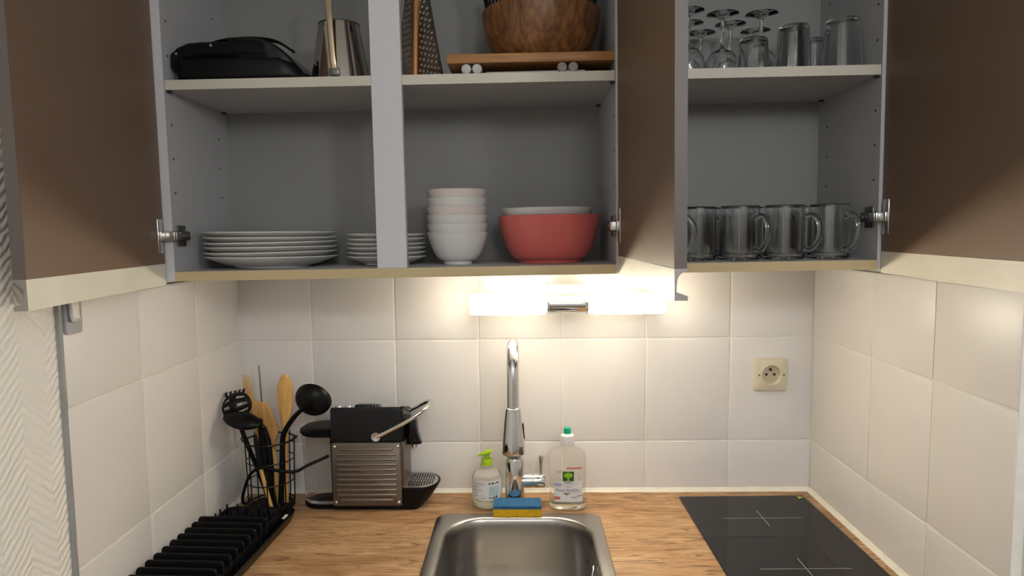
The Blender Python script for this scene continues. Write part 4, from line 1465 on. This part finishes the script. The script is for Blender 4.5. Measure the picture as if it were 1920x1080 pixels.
one('wine_glass', _wg, .3460, .1700, 'upside-down wine glass in the middle row, nearest the open middle door', 'glass', G1)
one('wine_glass', _wg, .4360, .1580, 'upside-down wine glass in the middle row, seen between the front pair', 'glass', G1)
one('wine_glass', _wg, .3260, .2520, 'upside-down wine glass half hidden by the edge of the middle door', 'glass', G1)
one('wine_glass', _wg, .3900, .1000, 'upside-down wine glass in the back row behind the front left one', 'glass', G1)
one('wine_glass', _wg, .5050, .1050, 'upside-down wine glass in the back row behind the low tumbler', 'glass', G1)

def tumbler_mesh(r0, r1, h):
    me = mesh_from(lathe([(0, h - .008), (r1 - .0045, h - .008), (r1 - .0026, h - .0065), (r0 - .0016, 0), (r0, 0), (r1 + .0004, h - .003), (r1 - .0012, h), (0, h)], 44), 'tumbler', 40)
    me.materials.append(M['glass'])
    return me
G2 = 'upside-down tumblers on the upper right shelf'
one('tumbler', tumbler_mesh(.0385, .0295, .094), .6130, .2700, 'tall upside-down tumbler at the far right of the shelf', 'glass', G2)
one('tumbler', tumbler_mesh(.0330, .0275, .1000), .5440, .2180, 'tallest upside-down tumbler, second from the right', 'glass', G2)
one('tumbler', tumbler_mesh(.0300, .0250, .0790), .5120, .2880, 'short upside-down tumbler in front of the tallest one', 'glass', G2)
one('tumbler', tumbler_mesh(.0290, .0250, .0850), .6000, .1700, 'short upside-down tumbler behind the far right one', 'glass', G2)
one('tumbler', tumbler_mesh(.0300, .0260, .0560), .4370, .2950, 'lowest upside-down tumbler in front of the wine glasses', 'glass', G2)

def mug_mesh():
    r, h, t = .0385, .1060, .0030
    me = mesh_from(lathe([(0, 0), (r - .002, 0), (r, .002), (r, h - .001), (r - t / 2, h + .0006), (r - t, h - .001), (r - t, .010), (r - t - .003, .0065), (0, .0065)], 48), 'glass_mug', 40)
    me.materials.append(M['glass'])
    hp_ = smooth_path([(r - .0008, 0, .082), (r + .014, 0, .086), (r + .026, 0, .074), (r + .029, 0, .054), (r + .024, 0, .034), (r + .012, 0, .020), (r - .0008, 0, .022)], 5)
    hm = mesh_from(tube(hp_, .0048, 12), 'handle', 60)
    hm.materials.append(M['glass'])
    return me, hm
MUG, MUGH = mug_mesh()
G3 = 'glass mugs in the lower right cabinet'
def mug(x, d, rz, label):
    r = thing('glass_mug', label, 'mug', W(x, d, FLOOR_IN + .0006), (0, -TILT, rz), G3)
    obj('body', MUG, None, r)
    obj('handle', MUGH, None, r)
for x, d, a, l in ((.6080, .2450, -64, 'clear glass mug in the front row, farthest right by the door hinge'), (.5200, .2450, -40, 'clear glass mug in the front row, second from the right, handle to the right'),
                   (.4320, .2450, -58, 'clear glass mug in the front row, third from the right'), (.3500, .2300, 100, 'clear glass mug in the front row beside the middle door edge'),
                   (.6120, .1250, 100, 'clear glass mug in the back row at the right corner'), (.5220, .1350, 80, 'clear glass mug in the back row, second from the right'),
                   (.4320, .1350, 95, 'clear glass mug in the back row, third from the right'), (.3420, .1250, 90, 'clear glass mug in the back row, nearest the middle door'),
                   (.2675, .2760, -4, 'clear glass mug behind the middle door, only its handle showing')):
    mug(x, d, R(a), l)
